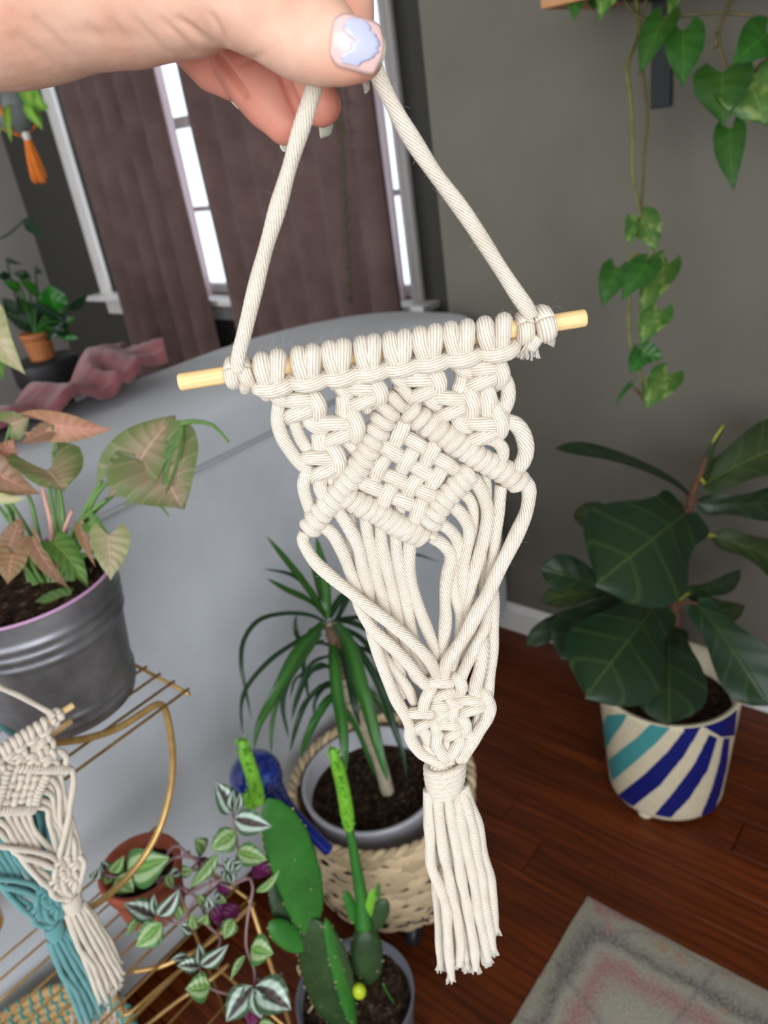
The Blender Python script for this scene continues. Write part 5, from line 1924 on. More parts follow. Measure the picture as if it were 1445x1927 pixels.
ZD = lambda x, y, d: (440 + x / 4.25, 980 + y / 4.25, d)
C_ = (745, 800)
DL = [([(745, 790, 1.15), (560, 510, 1.12), (400, 300, 1.10), (262, 125, 1.09)], 60, 0), ([(740, 780, 1.15), (600, 540, 1.16), (450, 430, 1.17), (235, 385, 1.18)], 34, 1),
      ([(735, 790, 1.14), (600, 650, 1.10), (420, 560, 1.07), (265, 465, 1.05)], 66, 0), ([(735, 810, 1.15), (600, 755, 1.15), (400, 745, 1.14), (200, 800, 1.12), (80, 960, 1.10), (60, 1150, 1.09), (90, 1330, 1.09), (140, 1580, 1.09)], 34, 1),
      ([(730, 830, 1.15), (520, 960, 1.13), (300, 1110, 1.11), (120, 1310, 1.09), (60, 1480, 1.08), (70, 1700, 1.08)], 36, 1), ([(720, 820, 1.14), (620, 930, 1.10), (500, 1080, 1.07), (400, 1270, 1.05), (290, 1470, 1.04), (200, 1640, 1.03), (160, 1830, 1.03)], 84, 0),
      ([(750, 780, 1.15), (740, 620, 1.15), (715, 400, 1.16), (660, 130, 1.18)], 66, 0), ([(750, 780, 1.15), (690, 560, 1.17), (640, 380, 1.19), (600, 250, 1.21)], 40, 0),
      ([(770, 780, 1.16), (830, 660, 1.18), (920, 560, 1.20), (1050, 470, 1.22)], 50, 1), ([(790, 810, 1.16), (900, 810, 1.18), (1040, 860, 1.19), (1180, 960, 1.20), (1300, 1120, 1.2)], 48, 1),
      ([(800, 800, 1.16), (960, 780, 1.2), (1150, 790, 1.22), (1400, 900, 1.24)], 36, 1), ([(810, 820, 1.15), (900, 950, 1.10), (970, 1130, 1.07), (1020, 1330, 1.05), (1090, 1560, 1.04), (1170, 1870, 1.03), (1230, 2080, 1.03)], 90, 0),
      ([(790, 980, 1.16), (805, 1150, 1.12), (830, 1400, 1.10), (865, 1600, 1.08), (890, 1850, 1.07), (900, 2000, 1.07)], 78, 0), ([(830, 960, 1.17), (890, 1100, 1.15), (930, 1270, 1.14), (960, 1450, 1.13), (1010, 1650, 1.13)], 54, 1),
      ([(860, 880, 1.17), (1000, 1040, 1.15), (1120, 1230, 1.13), (1210, 1430, 1.12), (1280, 1650, 1.11), (1350, 1860, 1.11), (1380, 2050, 1.11)], 50, 1), ([(880, 860, 1.18), (1020, 950, 1.19), (1120, 1080, 1.2), (1190, 1260, 1.2), (1230, 1400, 1.2)], 44, 1),
      ([(720, 960, 1.17), (560, 1000, 1.17), (500, 900, 1.16), (495, 800, 1.16), (515, 720, 1.15)], 34, 1), ([(790, 1200, 1.18), (700, 1150, 1.18), (600, 1230, 1.17), (520, 1400, 1.16), (460, 1600, 1.15)], 34, 1),
      ([(800, 1280, 1.18), (700, 1330, 1.17), (580, 1450, 1.16), (500, 1650, 1.15), (450, 1850, 1.14)], 40, 1), ([(810, 1380, 1.18), (730, 1470, 1.16), (640, 1620, 1.15), (570, 1780, 1.14), (540, 1890, 1.13)], 62, 0),
      ([(770, 1080, 1.18), (640, 1130, 1.17), (560, 1250, 1.16), (480, 1480, 1.15), (470, 1560, 1.15)], 30, 1), ([(620, 860, 1.15), (560, 1060, 1.12), (440, 1280, 1.10), (390, 1480, 1.09), (440, 1740, 1.08)], 40, 1),
      ([(700, 900, 1.14), (420, 1300, 1.08), (330, 1500, 1.07), (300, 1700, 1.07), (300, 1860, 1.07)], 44, 0), ([(900, 1180, 1.18), (1060, 1350, 1.17), (1180, 1480, 1.17), (1260, 1640, 1.17)], 48, 0),
      ([(960, 1000, 1.2), (1100, 1060, 1.21), (1200, 1200, 1.22), (1260, 1400, 1.22)], 36, 1), ([(760, 1000, 1.17), (660, 980, 1.18), (560, 1120, 1.18), (580, 1300, 1.17), (600, 1450, 1.16)], 30, 1),
      ([(790, 1150, 1.19), (660, 1190, 1.19), (500, 1260, 1.19), (450, 1420, 1.18)], 28, 1), ([(800, 1320, 1.18), (720, 1340, 1.18), (650, 1440, 1.17), (640, 1580, 1.17)], 26, 1), ([(980, 1450, 1.16), (880, 1480, 1.2), (1000, 1700, 1.17), (1130, 2050, 1.12)], 34, 0),
      ([(800, 840, 1.19), (1000, 480, 1.26), (1250, 300, 1.30), (1440, 270, 1.32), (1640, 330, 1.33)], 40, 1)]
for pts, w, k in DL:
    strap([ZD(*p) for p in pts], 1.35 * w / 4.25, M_DRD if k else M_DR)

# blue watering globe pushed into the basket
globe = thing('watering_globe', 'cobalt blue mottled glass watering globe with a long stem', 'watering globe', dep(620, 1602, 1.10))
gm = NT('cobalt_glass')
gf = gm.noise(38, 4, gm.coord(), .7)
gm.set(col=gm.ramp(gf, [(.35, srgb(8, 18, 92)), (.55, srgb(26, 52, 150)), (.72, srgb(96, 128, 200))]), rough=.06, spec=.6, coat=.8)
gc = dep(482, 1460, 1.07)
t = MB()
t.sphere(gc, 50 * 1.07 / FPX, 32, 20)
t.build('globe', gm.m, globe)
t = MB()
S = spline([gc + (dep(525, 1505, 1.075) - gc) * .6, dep(525, 1505, 1.075), dep(548, 1530, 1.08), dep(580, 1562, 1.09), dep(618, 1600, 1.10)], .006)
t.tube(S, [interp([(0, .022), (.2, .014), (.4, .0105), (1, .0085)], i / (len(S) - 1)) for i in range(len(S))], 16)
gs = NT('cobalt_glass_stem')
gs.set(col=srgb(16, 36, 130), rough=.08, spec=.6, coat=.8)
t.build('stem', gs.m, globe)
# ================================================================== flat-pad cactus in a grey pot
KC = dep(667, 1868, 1.13)
KZ1 = KC.z
cact = thing('orchid_cactus', 'flat-padded green cactus with bright new shoots in a grey pot', 'potted plant', (KC.x, KC.y, 0.002))
M_GPOT = plain('grey_plastic_pot', srgb(104, 106, 114), 0.45, var=.05)
KR = 113 * 1.13 / FPX
pot_shell('pot', M_GPOT, cact, (KC.x, KC.y), 0.002, KZ1, KR * .72, KR, .004, inner=.8)
soil(cact, (KC.x, KC.y, KZ1 - .022), KR - .006)
clumps(cact, (KC.x, KC.y, KZ1 - .022), KR - .012, 110, 14)


def cact_mat(name, c0, c1):
    n = NT(name)
    co = n.coord()
    f = n.noise(18, 4, co, .6)
    c = n.ramp(f, [(.3, c0), (.7, c1)])
    v = n.n('ShaderNodeTexVoronoi')
    v.inputs['Scale'].default_value = 130
    n.l(co, v.inputs['Vector'])
    c = n.mix(n.ramp(v.outputs['Distance'], [(.08, (.22, .22, .22)), (.15, (0, 0, 0))]), c, srgb(170, 190, 140))
    n.set(col=c, rough=.45, spec=.4, sss=(.1, (.4, 1, .3), .003))
    n.bump(n.noise(90, 3, co), .25, .002)
    return n.m


M_K1 = cact_mat('cactus_green', srgb(44, 104, 36), srgb(60, 130, 48))
M_K2 = cact_mat('cactus_dark', srgb(40, 62, 34), srgb(58, 84, 46))
M_K3 = cact_mat('cactus_new_growth', srgb(104, 168, 44), srgb(130, 192, 60))
M_K4 = plain('cactus_areole', srgb(198, 176, 136), .8)


def pad(b, t_, wpx, thick, mat, roll=0, name='pad', spines=0, seed=1, crook=0.0):
    """swollen cactus pad: closed lens-shaped body"""
    B, T = dep(*b), dep(*t_)
    ax = T - B
    L = ax.length
    ax.normalize()
    md = (b[2] + t_[2]) / 2
    up = Matrix.Rotation(radians(roll), 3, ax) @ (CAM - (B + T) / 2).normalized()
    up = (up - ax * up.dot(ax)).normalized()
    sd = ax.cross(up)
    W = wpx * md / FPX / 2
    P = []
    for i in range(21):
        u = i / 20
        w = interp(SHAPES['pad'], u) * W
        th = thick / 2 * interp(SHAPES['pad'], u)
        row = []
        for k in range(20):
            a = 2 * pi * k / 20
            row.append(B + ax * u * L + sd * (cos(a) * w * (1 + .03 * sin(u * 40 + k)) + crook * L * sin(pi * u)) + up * sin(a) * th)
        P.append(row)
    mb = MB()
    mb.grid(P, closed_v=True)
    mb.add(P[0], [list(range(20))])
    mb.add(P[-1], [list(range(20))[::-1]])
    o = mb.build(name, mat, cact)
    if spines:
        rr = random.Random(seed)
        s_ = MB()
        for k in range(spines):
            i = rr.randrange(1, 20)
            e = rr.choice((0, 10, rr.randrange(20)))
            p = P[i][e % 20]
            s_.sphere(p, rr.uniform(.0007, .0016), 6, 4)
        s_.build('areoles', M_K4, o)['kind'] = 'stuff'
    return o


pad((588, 1752, 1.04), (503, 1503, .97), 90, .012, M_K1, 12, spines=26, seed=2, crook=.03)
pad((640, 1930, 1.10), (590, 1730, 1.03), 98, .020, M_K2, -18, spines=40, seed=3)
pad((668, 1935, 1.09), (612, 1728, 1.025), 34, .012, M_K1, 30, spines=30, seed=4)
pad((570, 1775, 1.06), (520, 1640, 1.05), 72, .012, M_K2, 20, spines=10, seed=5)
pad((572, 1785, 1.045), (506, 1735, 1.02), 44, .012, M_K1, 0, spines=6, seed=6)
pad((694, 1848, 1.10), (686, 1742, 1.07), 62, .030, M_K2, 0, spines=14, seed=7)
pad((702, 1750, 1.075), (724, 1690, 1.06), 36, .012, M_K2, 10, spines=8, seed=8)
pad((712, 1695, 1.06), (712, 1660, 1.055), 8, .004, M_K1, 0)
pad((672, 1740, 1.07), (648, 1675, 1.05), 22, .008, M_K1, 20, spines=4, seed=9)
pad((690, 1735, 1.065), (702, 1672, 1.05), 20, .006, M_K3, 30)
t = MB()
S = spline([dep(684, 1745, 1.065), dep(680, 1690, 1.06), dep(670, 1630, 1.05), dep(660, 1572, 1.035), dep(652, 1556, 1.03)], .005)
t.tube(S, [interp([(0, .012), (.25, .009), (1, .005)], i / (len(S) - 1)) for i in range(len(S))], 10)
t.build('stem', M_K1, cact)


def shoot(pts, r, seed):
    S = spline([dep(*p) for p in pts], .003)
    n_ = len(S)
    mb = MB()
    mb.tube(S, [r * interp([(0, .7), (.2, 1), (.8, .9), (1, .45)], i / (n_ - 1)) for i in range(n_)], 10, True, ((CAM - S[0]).normalized(), .5))
    o = mb.build('shoot', M_K3, cact)
    rr = random.Random(seed)
    b = MB()
    for i in range(2, n_):
        for k in range(3):
            a = rr.random() * 2 * pi
            T = (S[min(i + 1, n_ - 1)] - S[i - 1]).normalized()
            N = T.orthogonal().normalized()
            d = Matrix.Rotation(a, 3, T) @ N
            d2 = (d * .7 + T * .5).normalized()
            b.tube([S[i] + d * r * .6, S[i] + d * r * .6 + d2 * r * .45], [r * .2, r * .06], 5)
    b.build('bristles', M_K3, o)


shoot([(657, 1560, 1.03), (650, 1510, 1.015), (640, 1460, 1.0), (626, 1410, .985)], .0095, 1)
shoot([(488, 1512, .965), (478, 1470, .955), (464, 1425, .945), (455, 1393, .94)], .0095, 2)
shoot([(474, 1525, .97), (468, 1505, .965), (464, 1492, .96)], .007, 3)
t = MB()
t.sphere(dep(676, 1865, 1.07), 13 * 1.07 / FPX, 14, 10, (1, 1, 1.3))
t.build('bud', plain('yellow_green_bud', srgb(190, 210, 40), .4), cact)
for pts in ([(565, 1835, 1.10), (560, 1818, 1.09), (575, 1825, 1.085), (590, 1850, 1.09), (600, 1880, 1.11)], [(580, 1905, 1.12), (600, 1880, 1.10), (612, 1900, 1.11)], [(720, 1850, 1.1), (730, 1870, 1.11), (742, 1888, 1.115)]):
    stem(cact, M_K4 if pts[0][0] < 600 else M_K1, pts, .0016, .001, 'root')

# ================================================================== fiddle-leaf fig in the striped planter
FX, FY = 1.185, 0.425
FZ0, FZ1, FR0, FR1 = 0.012, 0.275, 0.112, 0.1335
fig = thing('fiddle_leaf_fig', 'fiddle leaf fig with big dark leaves in a blue, teal and cream striped planter', 'potted plant', (FX, FY, 0))
M_CREAM = plain('cream_stoneware', srgb(222, 208, 178), .55, var=.05, scale=60)
M_BLUE = plain('cobalt_glaze', srgb(18, 30, 112), .4, var=.1, scale=30)
M_TEAL = plain('teal_glaze', srgb(70, 150, 152), .45, var=.06, scale=30)
pot = pot_shell('pot', M_CREAM, fig, (FX, FY), FZ0, FZ1, FR0, FR1, .010, inner=.72)
soil(fig, (FX, FY, FZ1 - .055), FR1 - .016)
for k in range(3):
    a = math.atan2(hz(1212, 1538, .0).y - FY, hz(1212, 1538, .0).x - FX) + k * 2 * pi / 3
    t = MB()
    t.lathe([(0, 0), (.012, 0), (.016, .006), (.016, .014), (0, .014)], (FX + (FR0 - .014) * cos(a), FY + (FR0 - .014) * sin(a), 0), 14)
    t.build('foot', M_CREAM, pot)


def on_pot(px, py):
    """pixel -> (angle, height) on the front of the planter wall"""
    r = ray(px, py)
    best = None
    lo, hi = 1.0, 2.0
    for k in range(400):
        d = lo + (hi - lo) * k / 400
        p = CAM + r * d
        R_ = FR0 + (FR1 - FR0) * (p.z - FZ0) / (FZ1 - FZ0)
        if math.hypot(p.x - FX, p.y - FY) <= R_:
            return math.atan2(p.y - FY, p.x - FX) % (2 * pi), p.z
    return None


def glaze_stripe(edge_a, edge_b, mat):
    """raised glaze band between two px edge lines, laid on the wall"""
    rows = []
    for e in (edge_a, edge_b):
        pts = []
        for (x0, y0), (x1, y1) in zip(e, e[1:]):
            for k in range(8):
                q = on_pot(x0 + (x1 - x0) * k / 8, y0 + (y1 - y0) * k / 8)
                if q:
                    pts.append(q)
        q = on_pot(*e[-1])
        if q:
            pts.append(q)
        rows.append(pts)
    if len(rows[0]) < 3 or len(rows[1]) < 3:
        return
    N, Mm = 24, 8
    def samp(pts, u):
        f = u * (len(pts) - 1)
        i = min(len(pts) - 2, int(f))
        a0, z0 = pts[i]
        a1, z1 = pts[i + 1]
        return a0 + (a1 - a0) * (f - i), z0 + (z1 - z0) * (f - i)
    P = []
    for i in range(N + 1):
        a = samp(rows[0], i / N)
        b = samp(rows[1], i / N)
        row = []
        for j in range(Mm + 1):
            an, z = a[0] + (b[0] - a[0]) * j / Mm, a[1] + (b[1] - a[1]) * j / Mm
            z = min(max(z, FZ0 + .001), FZ1 - .001)
            R_ = FR0 + (FR1 - FR0) * (z - FZ0) / (FZ1 - FZ0) + .0009
            row.append(Vector((FX + R_ * cos(an), FY + R_ * sin(an), z)))
        P.append(row)
    mb = MB()
    mb.grid(P)
    return mb.build('stripe', mat, pot)


ZP = lambda L: [(900 + x / 2.651, 1200 + y / 2.651) for x, y in L]
glaze_stripe(ZP([(645, 385), (625, 430), (612, 500), (608, 570)]), ZP([(748, 375), (720, 430), (670, 500), (616, 590)]), M_TEAL)
glaze_stripe(ZP([(860, 430), (790, 500), (700, 570), (620, 640)]), ZP([(965, 440), (880, 530), (770, 630), (655, 728)]), M_TEAL)
glaze_stripe(ZP([(1030, 455), (950, 560), (830, 680), (700, 785)]), ZP([(1110, 440), (1030, 580), (910, 730), (775, 840)]), M_BLUE)
glaze_stripe(ZP([(1150, 480), (1080, 620), (980, 760), (880, 880)]), ZP([(1190, 500), (1140, 660), (1050, 800), (960, 895)]), M_BLUE)
glaze_stripe(ZP([(1222, 500), (1200, 620), (1160, 760), (1108, 885)]), ZP([(1252, 500), (1238, 640), (1205, 780), (1172, 860)]), M_BLUE)
glaze_stripe(ZP([(1020, 452), (1100, 425), (1200, 360), (1290, 290)]), ZP([(1035, 468), (1120, 440), (1210, 495), (1285, 485)]), M_BLUE)
# the same stripes run on round the back
for k in range(7):
    P = []
    a0 = 5.1 + k * .4
    for i in range(17):
        z = FZ0 + .004 + (FZ1 - FZ0 - .008) * i / 16
        R_ = FR0 + (FR1 - FR0) * (z - FZ0) / (FZ1 - FZ0) + .0009
        P.append([Vector((FX + R_ * cos(a0 + .5 * i / 16 + w), FY + R_ * sin(a0 + .5 * i / 16 + w), z)) for w in (0, .06, .12, .18)])
    t = MB()
    t.grid(P)
    t.build('stripe', M_BLUE if k % 2 else M_TEAL, pot)
M_BARK = plain('fig_bark', srgb(92, 60, 40), .85, var=.3, scale=50, bump=.4, bscale=120)
M_FG = leaf_mat('fig_leaf', srgb(38, 62, 34), srgb(30, 53, 30), srgb(74, 94, 46), .018, .38, 4.5, .42, .12, var=.3)
M_FGU = leaf_mat('fig_leaf_olive', srgb(52, 68, 30), srgb(43, 58, 27), srgb(98, 108, 50), .018, .2, 4.5, .5, .15, var=.3)
M_FY = plain('young_fig_petiole', srgb(150, 150, 40), .5)
base_f = hz(1285, 1330, FZ1 - .05)
trunk = [Vector((FX + .01, FY, FZ1 - .06)), dep(1270, 1200, 1.42), dep(1268, 1120, 1.40), dep(1288, 1010, 1.38), dep(1300, 940, 1.36), dep(1330, 860, 1.34)]
S = spline(trunk, .012)
t = MB()
t.tube(S, [interp([(0, .011), (.6, .009), (1, .005)], i / (len(S) - 1)) for i in range(len(S))], 10)
t.build('trunk', M_BARK, fig)
ZF = lambda x, y: (960 + x / 2.979, 760 + y / 2.979)
FL = [((990, 510, 1.37), (255, 250, 1.30), 130, 62, 0), ((720, 690, 1.42), (350, 620, 1.45), 150, 30, 1), ((985, 610, 1.35), (480, 1010, 1.20), 560, 0, 0), ((1090, 450, 1.35), (1700, 180, 1.30), 330, -28, 1), ((1060, 560, 1.36), (1620, 520, 1.38), 190, 25, 0),
      ((1150, 740, 1.38), (1640, 960, 1.42), 210, -20, 1), ((960, 1050, 1.42), (1290, 960, 1.50), 120, 35, 0), ((560, 1040, 1.42), (170, 920, 1.38), 190, 8, 0), ((560, 1060, 1.42), (170, 1110, 1.36), 120, 25, 1), ((500, 1130, 1.42), (90, 1350, 1.38), 110, 20, 0),
      ((640, 1100, 1.40), (280, 1420, 1.30), 290, 20, 0), ((810, 1130, 1.38), (420, 1640, 1.22), 470, 0, 0), ((890, 1260, 1.38), (890, 1800, 1.20), 330, 0, 0), ((1050, 1120, 1.40), (1450, 1690, 1.30), 280, -12, 0), ((1010, 1060, 1.43), (1300, 1180, 1.50), 120, 20, 1),
      ((1200, 120, 1.32), (1080, 440, 1.35), 60, 40, 1)]
for b, tt, w, ro, k in FL:
    B, T = ZF(b[0], b[1]), ZF(tt[0], tt[1])
    Lf(fig, M_FGU if k else M_FG, (*B, b[2]), (*T, tt[2]), 1.18 * w / 2.979, ro, shape='fiddle', fold=.16, droop=.09, wave=.035, lobe=.05, nL=18, nW=7)
    # petiole back to the nearest trunk point
    P = dep(*B, b[2])
    q = min(S, key=lambda s_: (s_ - P).length + max(0, s_.z - P.z) * .6)
    stem(fig, M_FY if k else M_BARK, [q, (q + P) / 2 + Vector((0, 0, .008)), P], .0035, .0028, 'petiole')

# ================================================================== pothos trailing from the wall shelf
M_SHELFW = plain('oak_shelf', srgb(186, 132, 84), .55, var=.15, scale=20)
M_BRK = plain('black_steel', srgb(14, 14, 15), .6)
WXR = XR - 0.001
brk = pln(1243, 203, (1, 0, 0), WXR - .004)
shz = pln(1037, 14, (1, 0, 0), WXR - .219).z
shelf = thing('floating_shelf', 'oak wall shelf on black steel brackets above the fig', 'shelf', (WXR - .11, brk.y - .1, shz))
y_end = pln(1016, 8, (1, 0, 0), WXR - .219).y
t = MB()
t.box((WXR - .11, y_end - .36, shz + .011), (.218, .72, .022))
bevel(t.build('board', M_SHELFW, shelf, smooth=False), .003)
for yb in (brk.y, brk.y - .42):
    b = MB()
    b.box((WXR - .003, yb, (brk.z + shz) / 2), (.006, .036, shz - brk.z))
    b.box((WXR - .09, yb, shz - .003), (.18, .036, .006))
    bevel(b.build('bracket', M_BRK, shelf, smooth=False), .002)
pc = (WXR - .10, brk.y - .16)
poth = thing('pothos', 'pothos with heart-shaped leaves trailing down from the wall shelf', 'potted plant', (pc[0], pc[1], shz + .022))
pot_shell('pot', plain('white_ceramic', srgb(214, 210, 202), .35), poth, pc, shz + .023, shz + .15, .055, .07, .005, inner=.75)
soil(poth, (pc[0], pc[1], shz + .125), .062)
M_PO = leaf_mat('pothos_leaf', srgb(58, 108, 40), srgb(46, 92, 34), srgb(92, 136, 60), .02, .12, 4, .35, .2, var=.4)
M_POV = leaf_mat('pothos_leaf_variegated', srgb(92, 130, 56), srgb(64, 108, 42), srgb(130, 160, 84), .02, .1, 4, .4, .25, blotch=srgb(132, 156, 78), var=.5)
M_PST = plain('pothos_vine', srgb(112, 112, 56), .5, var=.25, scale=40)
M_PSTD = plain('pothos_vine_brown', srgb(92, 82, 48), .55, var=.25, scale=40)
ZA = lambda x, y: (980 + x / 3.108, y / 3.108)
ZB = lambda x, y: (1060 + x / 4.818, 380 + y / 4.818)


def pl_leaf(Z, b, t_, w, d, mat, roll=0, sc=3.108, **kw):
    kw.setdefault('fold', .16)
    kw.setdefault('droop', .08)
    return Lf(poth, mat, (*Z(*b), d), (*Z(*t_), d - .01), w / sc, roll, shape='heart', lobe=.22, **kw)


pl_leaf(ZA, (330, -60), (315, 130), 120, 1.20, M_PO, 10)
pl_leaf(ZA, (430, -60), (420, 60), 150, 1.20, M_PO, 0)
pl_leaf(ZA, (540, -90), (460, 130), 150, 1.16, M_POV, 20)
pl_leaf(ZA, (840, 110), (695, 440), 200, 1.15, M_PO, 25)
pl_leaf(ZA, (950, 180), (945, 515), 240, 1.14, M_PO, -8)
pl_leaf(ZA, (930, -60), (860, 120), 90, 1.17, M_POV, 30)
pl_leaf(ZA, (1180, 420), (1180, 740), 330, 1.12, M_PO, 0)
pl_leaf(ZA, (1440, 200), (1230, 380), 260, 1.10, M_PO, 10)
pl_leaf(ZA, (1330, 470), (1430, 740), 420, 1.11, M_POV, -20, wave=.05)
pl_leaf(ZA, (1225, 755), (1245, 1115), 185, 1.12, M_PO, 12)
pl_leaf(ZA, (1500, 380), (1440, 600), 220, 1.12, M_PO, 10)
pl_leaf(ZB, (690, 140), (850, 450), 300, 1.20, M_POV, -15, 4.818)
pl_leaf(ZB, (640, 190), (600, 400), 150, 1.20, M_POV, 35, 4.818)
pl_leaf(ZB, (480, 600), (350, 960), 260, 1.19, M_PO, 5, 4.818)
pl_leaf(ZB, (770, 560), (525, 900), 280, 1.18, M_PO, 20, 4.818)
pl_leaf(ZB, (820, 540), (940, 680), 200, 1.20, M_POV, -30, 4.818)
pl_leaf(ZB, (930, 560), (690, 1030), 300, 1.19, M_POV, 10, 4.818)
pl_leaf(ZB, (870, 980), (700, 1300), 290, 1.18, M_POV, 15, 4.818)
pl_leaf(ZB, (680, 1330), (610, 1570), 120, 1.19, M_PO, 40, 4.818)
pl_leaf(ZB, (700, 1360), (910, 1420), 220, 1.18, M_PO, -15, 4.818)
pl_leaf(ZB, (700, 1400), (620, 1560), 190, 1.18, M_PO, 10, 4.818)
pl_leaf(ZB, (960, 1560), (730, 1890), 300, 1.17, M_POV, 12, 4.818)
pl_leaf(ZB, (610, 1660), (470, 1860), 70, 1.19, M_PO, 45, 4.818)
vines = [([(1185, -40, 1.2), (1200, 20, 1.2), (1196, 80, 1.2), (1180, 125, 1.2), (1186, 180, 1.2), (1190, 250, 1.2), (1191, 330, 1.2), (1200, 380, 1.2), (1205, 410, 1.2)], 0), ([(1230, -30, 1.18), (1205, 35, 1.19), (1208, 120, 1.2), (1218, 210, 1.2), (1212, 290, 1.2), (1210, 340, 1.2), (1206, 400, 1.2)], 1),
         ([(1165, -20, 1.2), (1185, 15, 1.2), (1215, 38, 1.18), (1262, 32, 1.15), (1340, 24, 1.13), (1400, 27, 1.12), (1470, 40, 1.1)], 1), ([(1383, -10, 1.12), (1360, 35, 1.12), (1352, 70, 1.12), (1360, 110, 1.12), (1372, 135, 1.12), (1395, 170, 1.12), (1400, 200, 1.12), (1375, 242, 1.12)], 1),
         ([(1400, 165, 1.12), (1412, 140, 1.12), (1445, 110, 1.1)], 1), ([(1345, 90, 1.12), (1350, 60, 1.12)], 1),
         ([(1206, 405, 1.2), (1220, 450, 1.2), (1225, 490, 1.2), (1186, 480, 1.2), (1184, 560, 1.2), (1183, 620, 1.2), (1190, 660, 1.2), (1205, 710, 1.19), (1212, 755, 1.18)], 0), ([(1184, 510, 1.2), (1165, 512, 1.2), (1158, 504, 1.19)], 1),
         ([(1209, 750, 1.18), (1198, 735, 1.19), (1186, 725, 1.19)], 1), ([(1223, 480, 1.2), (1232, 550, 1.2), (1226, 590, 1.19), (1210, 640, 1.19)], 0)]
for v, k in vines:
    stem(poth, M_PSTD if k else M_PST, v, .0030, .0024, 'vine', step=.015)
# runners from the pot over the shelf edge to where they hang in view
for (a, b, d) in ((1185, -40, 1.2), (1230, -30, 1.18), (1165, -20, 1.2), (1383, -10, 1.12), (1470, 40, 1.1)):
    e = dep(a, b, d)
    top = Vector((pc[0], pc[1], shz + .13))
    rimp = top + (Vector((e.x, e.y, 0)) - Vector((pc[0], pc[1], 0))).normalized() * .072 + Vector((0, 0, .03))
    stem(poth, M_PSTD, [top, rimp, Vector((min(e.x, WXR - .232), (e.y + rimp.y) / 2, shz + .05)), e], .0030, .0028, 'vine', step=.015)

# ================================================================== far left: plant on its stand and the hanging planter
FD = 3.0
fp = dep(82, 675, FD)
farp = thing('peace_lily', 'glossy green leafy plant in an orange clay pot on a dark stand', 'potted plant', (fp.x, fp.y, fp.z))
r_ = 27 * FD / FPX
pot_shell('pot', plain('orange_clay', srgb(190, 116, 66), .7, var=.1), farp, (fp.x, fp.y), fp.z, fp.z + .105, r_ * .8, r_, .006, lip=.004, liph=.025, inner=.75)
soil(farp, (fp.x, fp.y, fp.z + .085), r_ * .9)
M_PL = leaf_mat('lily_leaf', srgb(44, 122, 22), srgb(34, 100, 20), srgb(96, 150, 60), .03, .1, 5, .22, .2)
M_PLD = leaf_mat('lily_leaf_dark', srgb(24, 58, 30), srgb(18, 44, 24), srgb(44, 84, 48), .03, .1, 5, .18, .1)
ZL = lambda x, y: (x / 5.355, 400 + y / 5.355)
for b, t_, w, d, k, ro in (((560, 1000), (500, 730), 290, 2.95, 0, 0), ((650, 1110), (280, 900), 110, 2.85, 1, 25), ((690, 980), (890, 820), 90, 2.9, 1, 25), ((400, 860), (180, 650), 110, 2.95, 0, 30), ((220, 780), (30, 700), 120, 2.95, 0, 30),
                           ((690, 1230), (500, 1150), 110, 2.85, 1, 10), ((560, 1180), (800, 1270), 120, 2.9, 0, 20), ((420, 1180), (60, 1020), 200, 3.0, 1, 10), ((380, 1200), (180, 850), 230, 3.05, 1, 0), ((450, 1230), (330, 1000), 200, 3.05, 1, 0), ((520, 1200), (700, 1000), 160, 3.0, 1, -10),
                           ((300, 1150), (20, 860), 200, 3.05, 1, 0), ((430, 1240), (620, 1200), 120, 2.95, 1, 0), ((300, 640), (130, 610), 90, 3.05, 1, 10), ((500, 1100), (420, 840), 150, 3.05, 0, 10), ((620, 1150), (760, 1050), 110, 3.0, 0, -20), ((100, 640), (-40, 640), 90, 3.05, 1, 0)):
    Lf(farp, M_PLD if k else M_PL, (*ZL(*b), d), (*ZL(*t_), d - .03), w / 5.355, ro, shape='ovate', fold=.2, droop=.1)
    stem(farp, M_PL, [Vector((fp.x, fp.y, fp.z + .09)), (Vector((fp.x, fp.y, fp.z + .12)) + dep(*ZL(*b), d)) / 2 + Vector((0, 0, .01)), dep(*ZL(*b), d)], .005, .004, 'stem', step=.03)
for b, t_, w in (((260, 60), (440, 250), 130), ((60, 460), (240, 520), 50), ((350, 560), (440, 610), 80)):
    Lf(farp, M_PLD, (*ZL(*b), 3.0), (*ZL(*t_), 2.95), w / 5.355, 20, shape='ovate', fold=.2)
stem(farp, M_PLD, [(0, 450, 3.0), (20, 438, 3.0), (48, 412, 3.0)], .004, .003, step=.03)
stem(farp, M_PLD, [Vector((fp.x, fp.y, fp.z + .1)), dep(30, 560, 3.0), dep(12, 486, 3.0)], .004, .003, step=.03)
stem(farp, M_PLD, [Vector((fp.x, fp.y, fp.z + .1)), dep(70, 560, 3.0), dep(66, 505, 3.0)], .004, .003, step=.03)
ps = thing('side_table', 'dark round side table under the clay pot behind the sofa', 'table', (fp.x, fp.y, 0))
M_DST = plain('black_stained_wood', srgb(34, 32, 34), .5, var=.1)
t = MB()
rt = 60 * FD / FPX
t.lathe([(0, -.085), (rt * .98, -.085), (rt, -.08), (rt, -.006), (rt * .98, 0), (0, 0)], (fp.x, fp.y, fp.z - .001), 40)
t.build('top', M_DST, ps)
for k in range(3):
    a = k * 2 * pi / 3 + .5
    t = MB()
    t.tube([Vector((fp.x + rt * .6 * cos(a), fp.y + rt * .6 * sin(a), fp.z - .08)), Vector((fp.x + rt * 1.0 * cos(a), fp.y + rt * 1.0 * sin(a), 0.0))], [.016, .011], 10)
    t.build('leg', M_DST, ps)

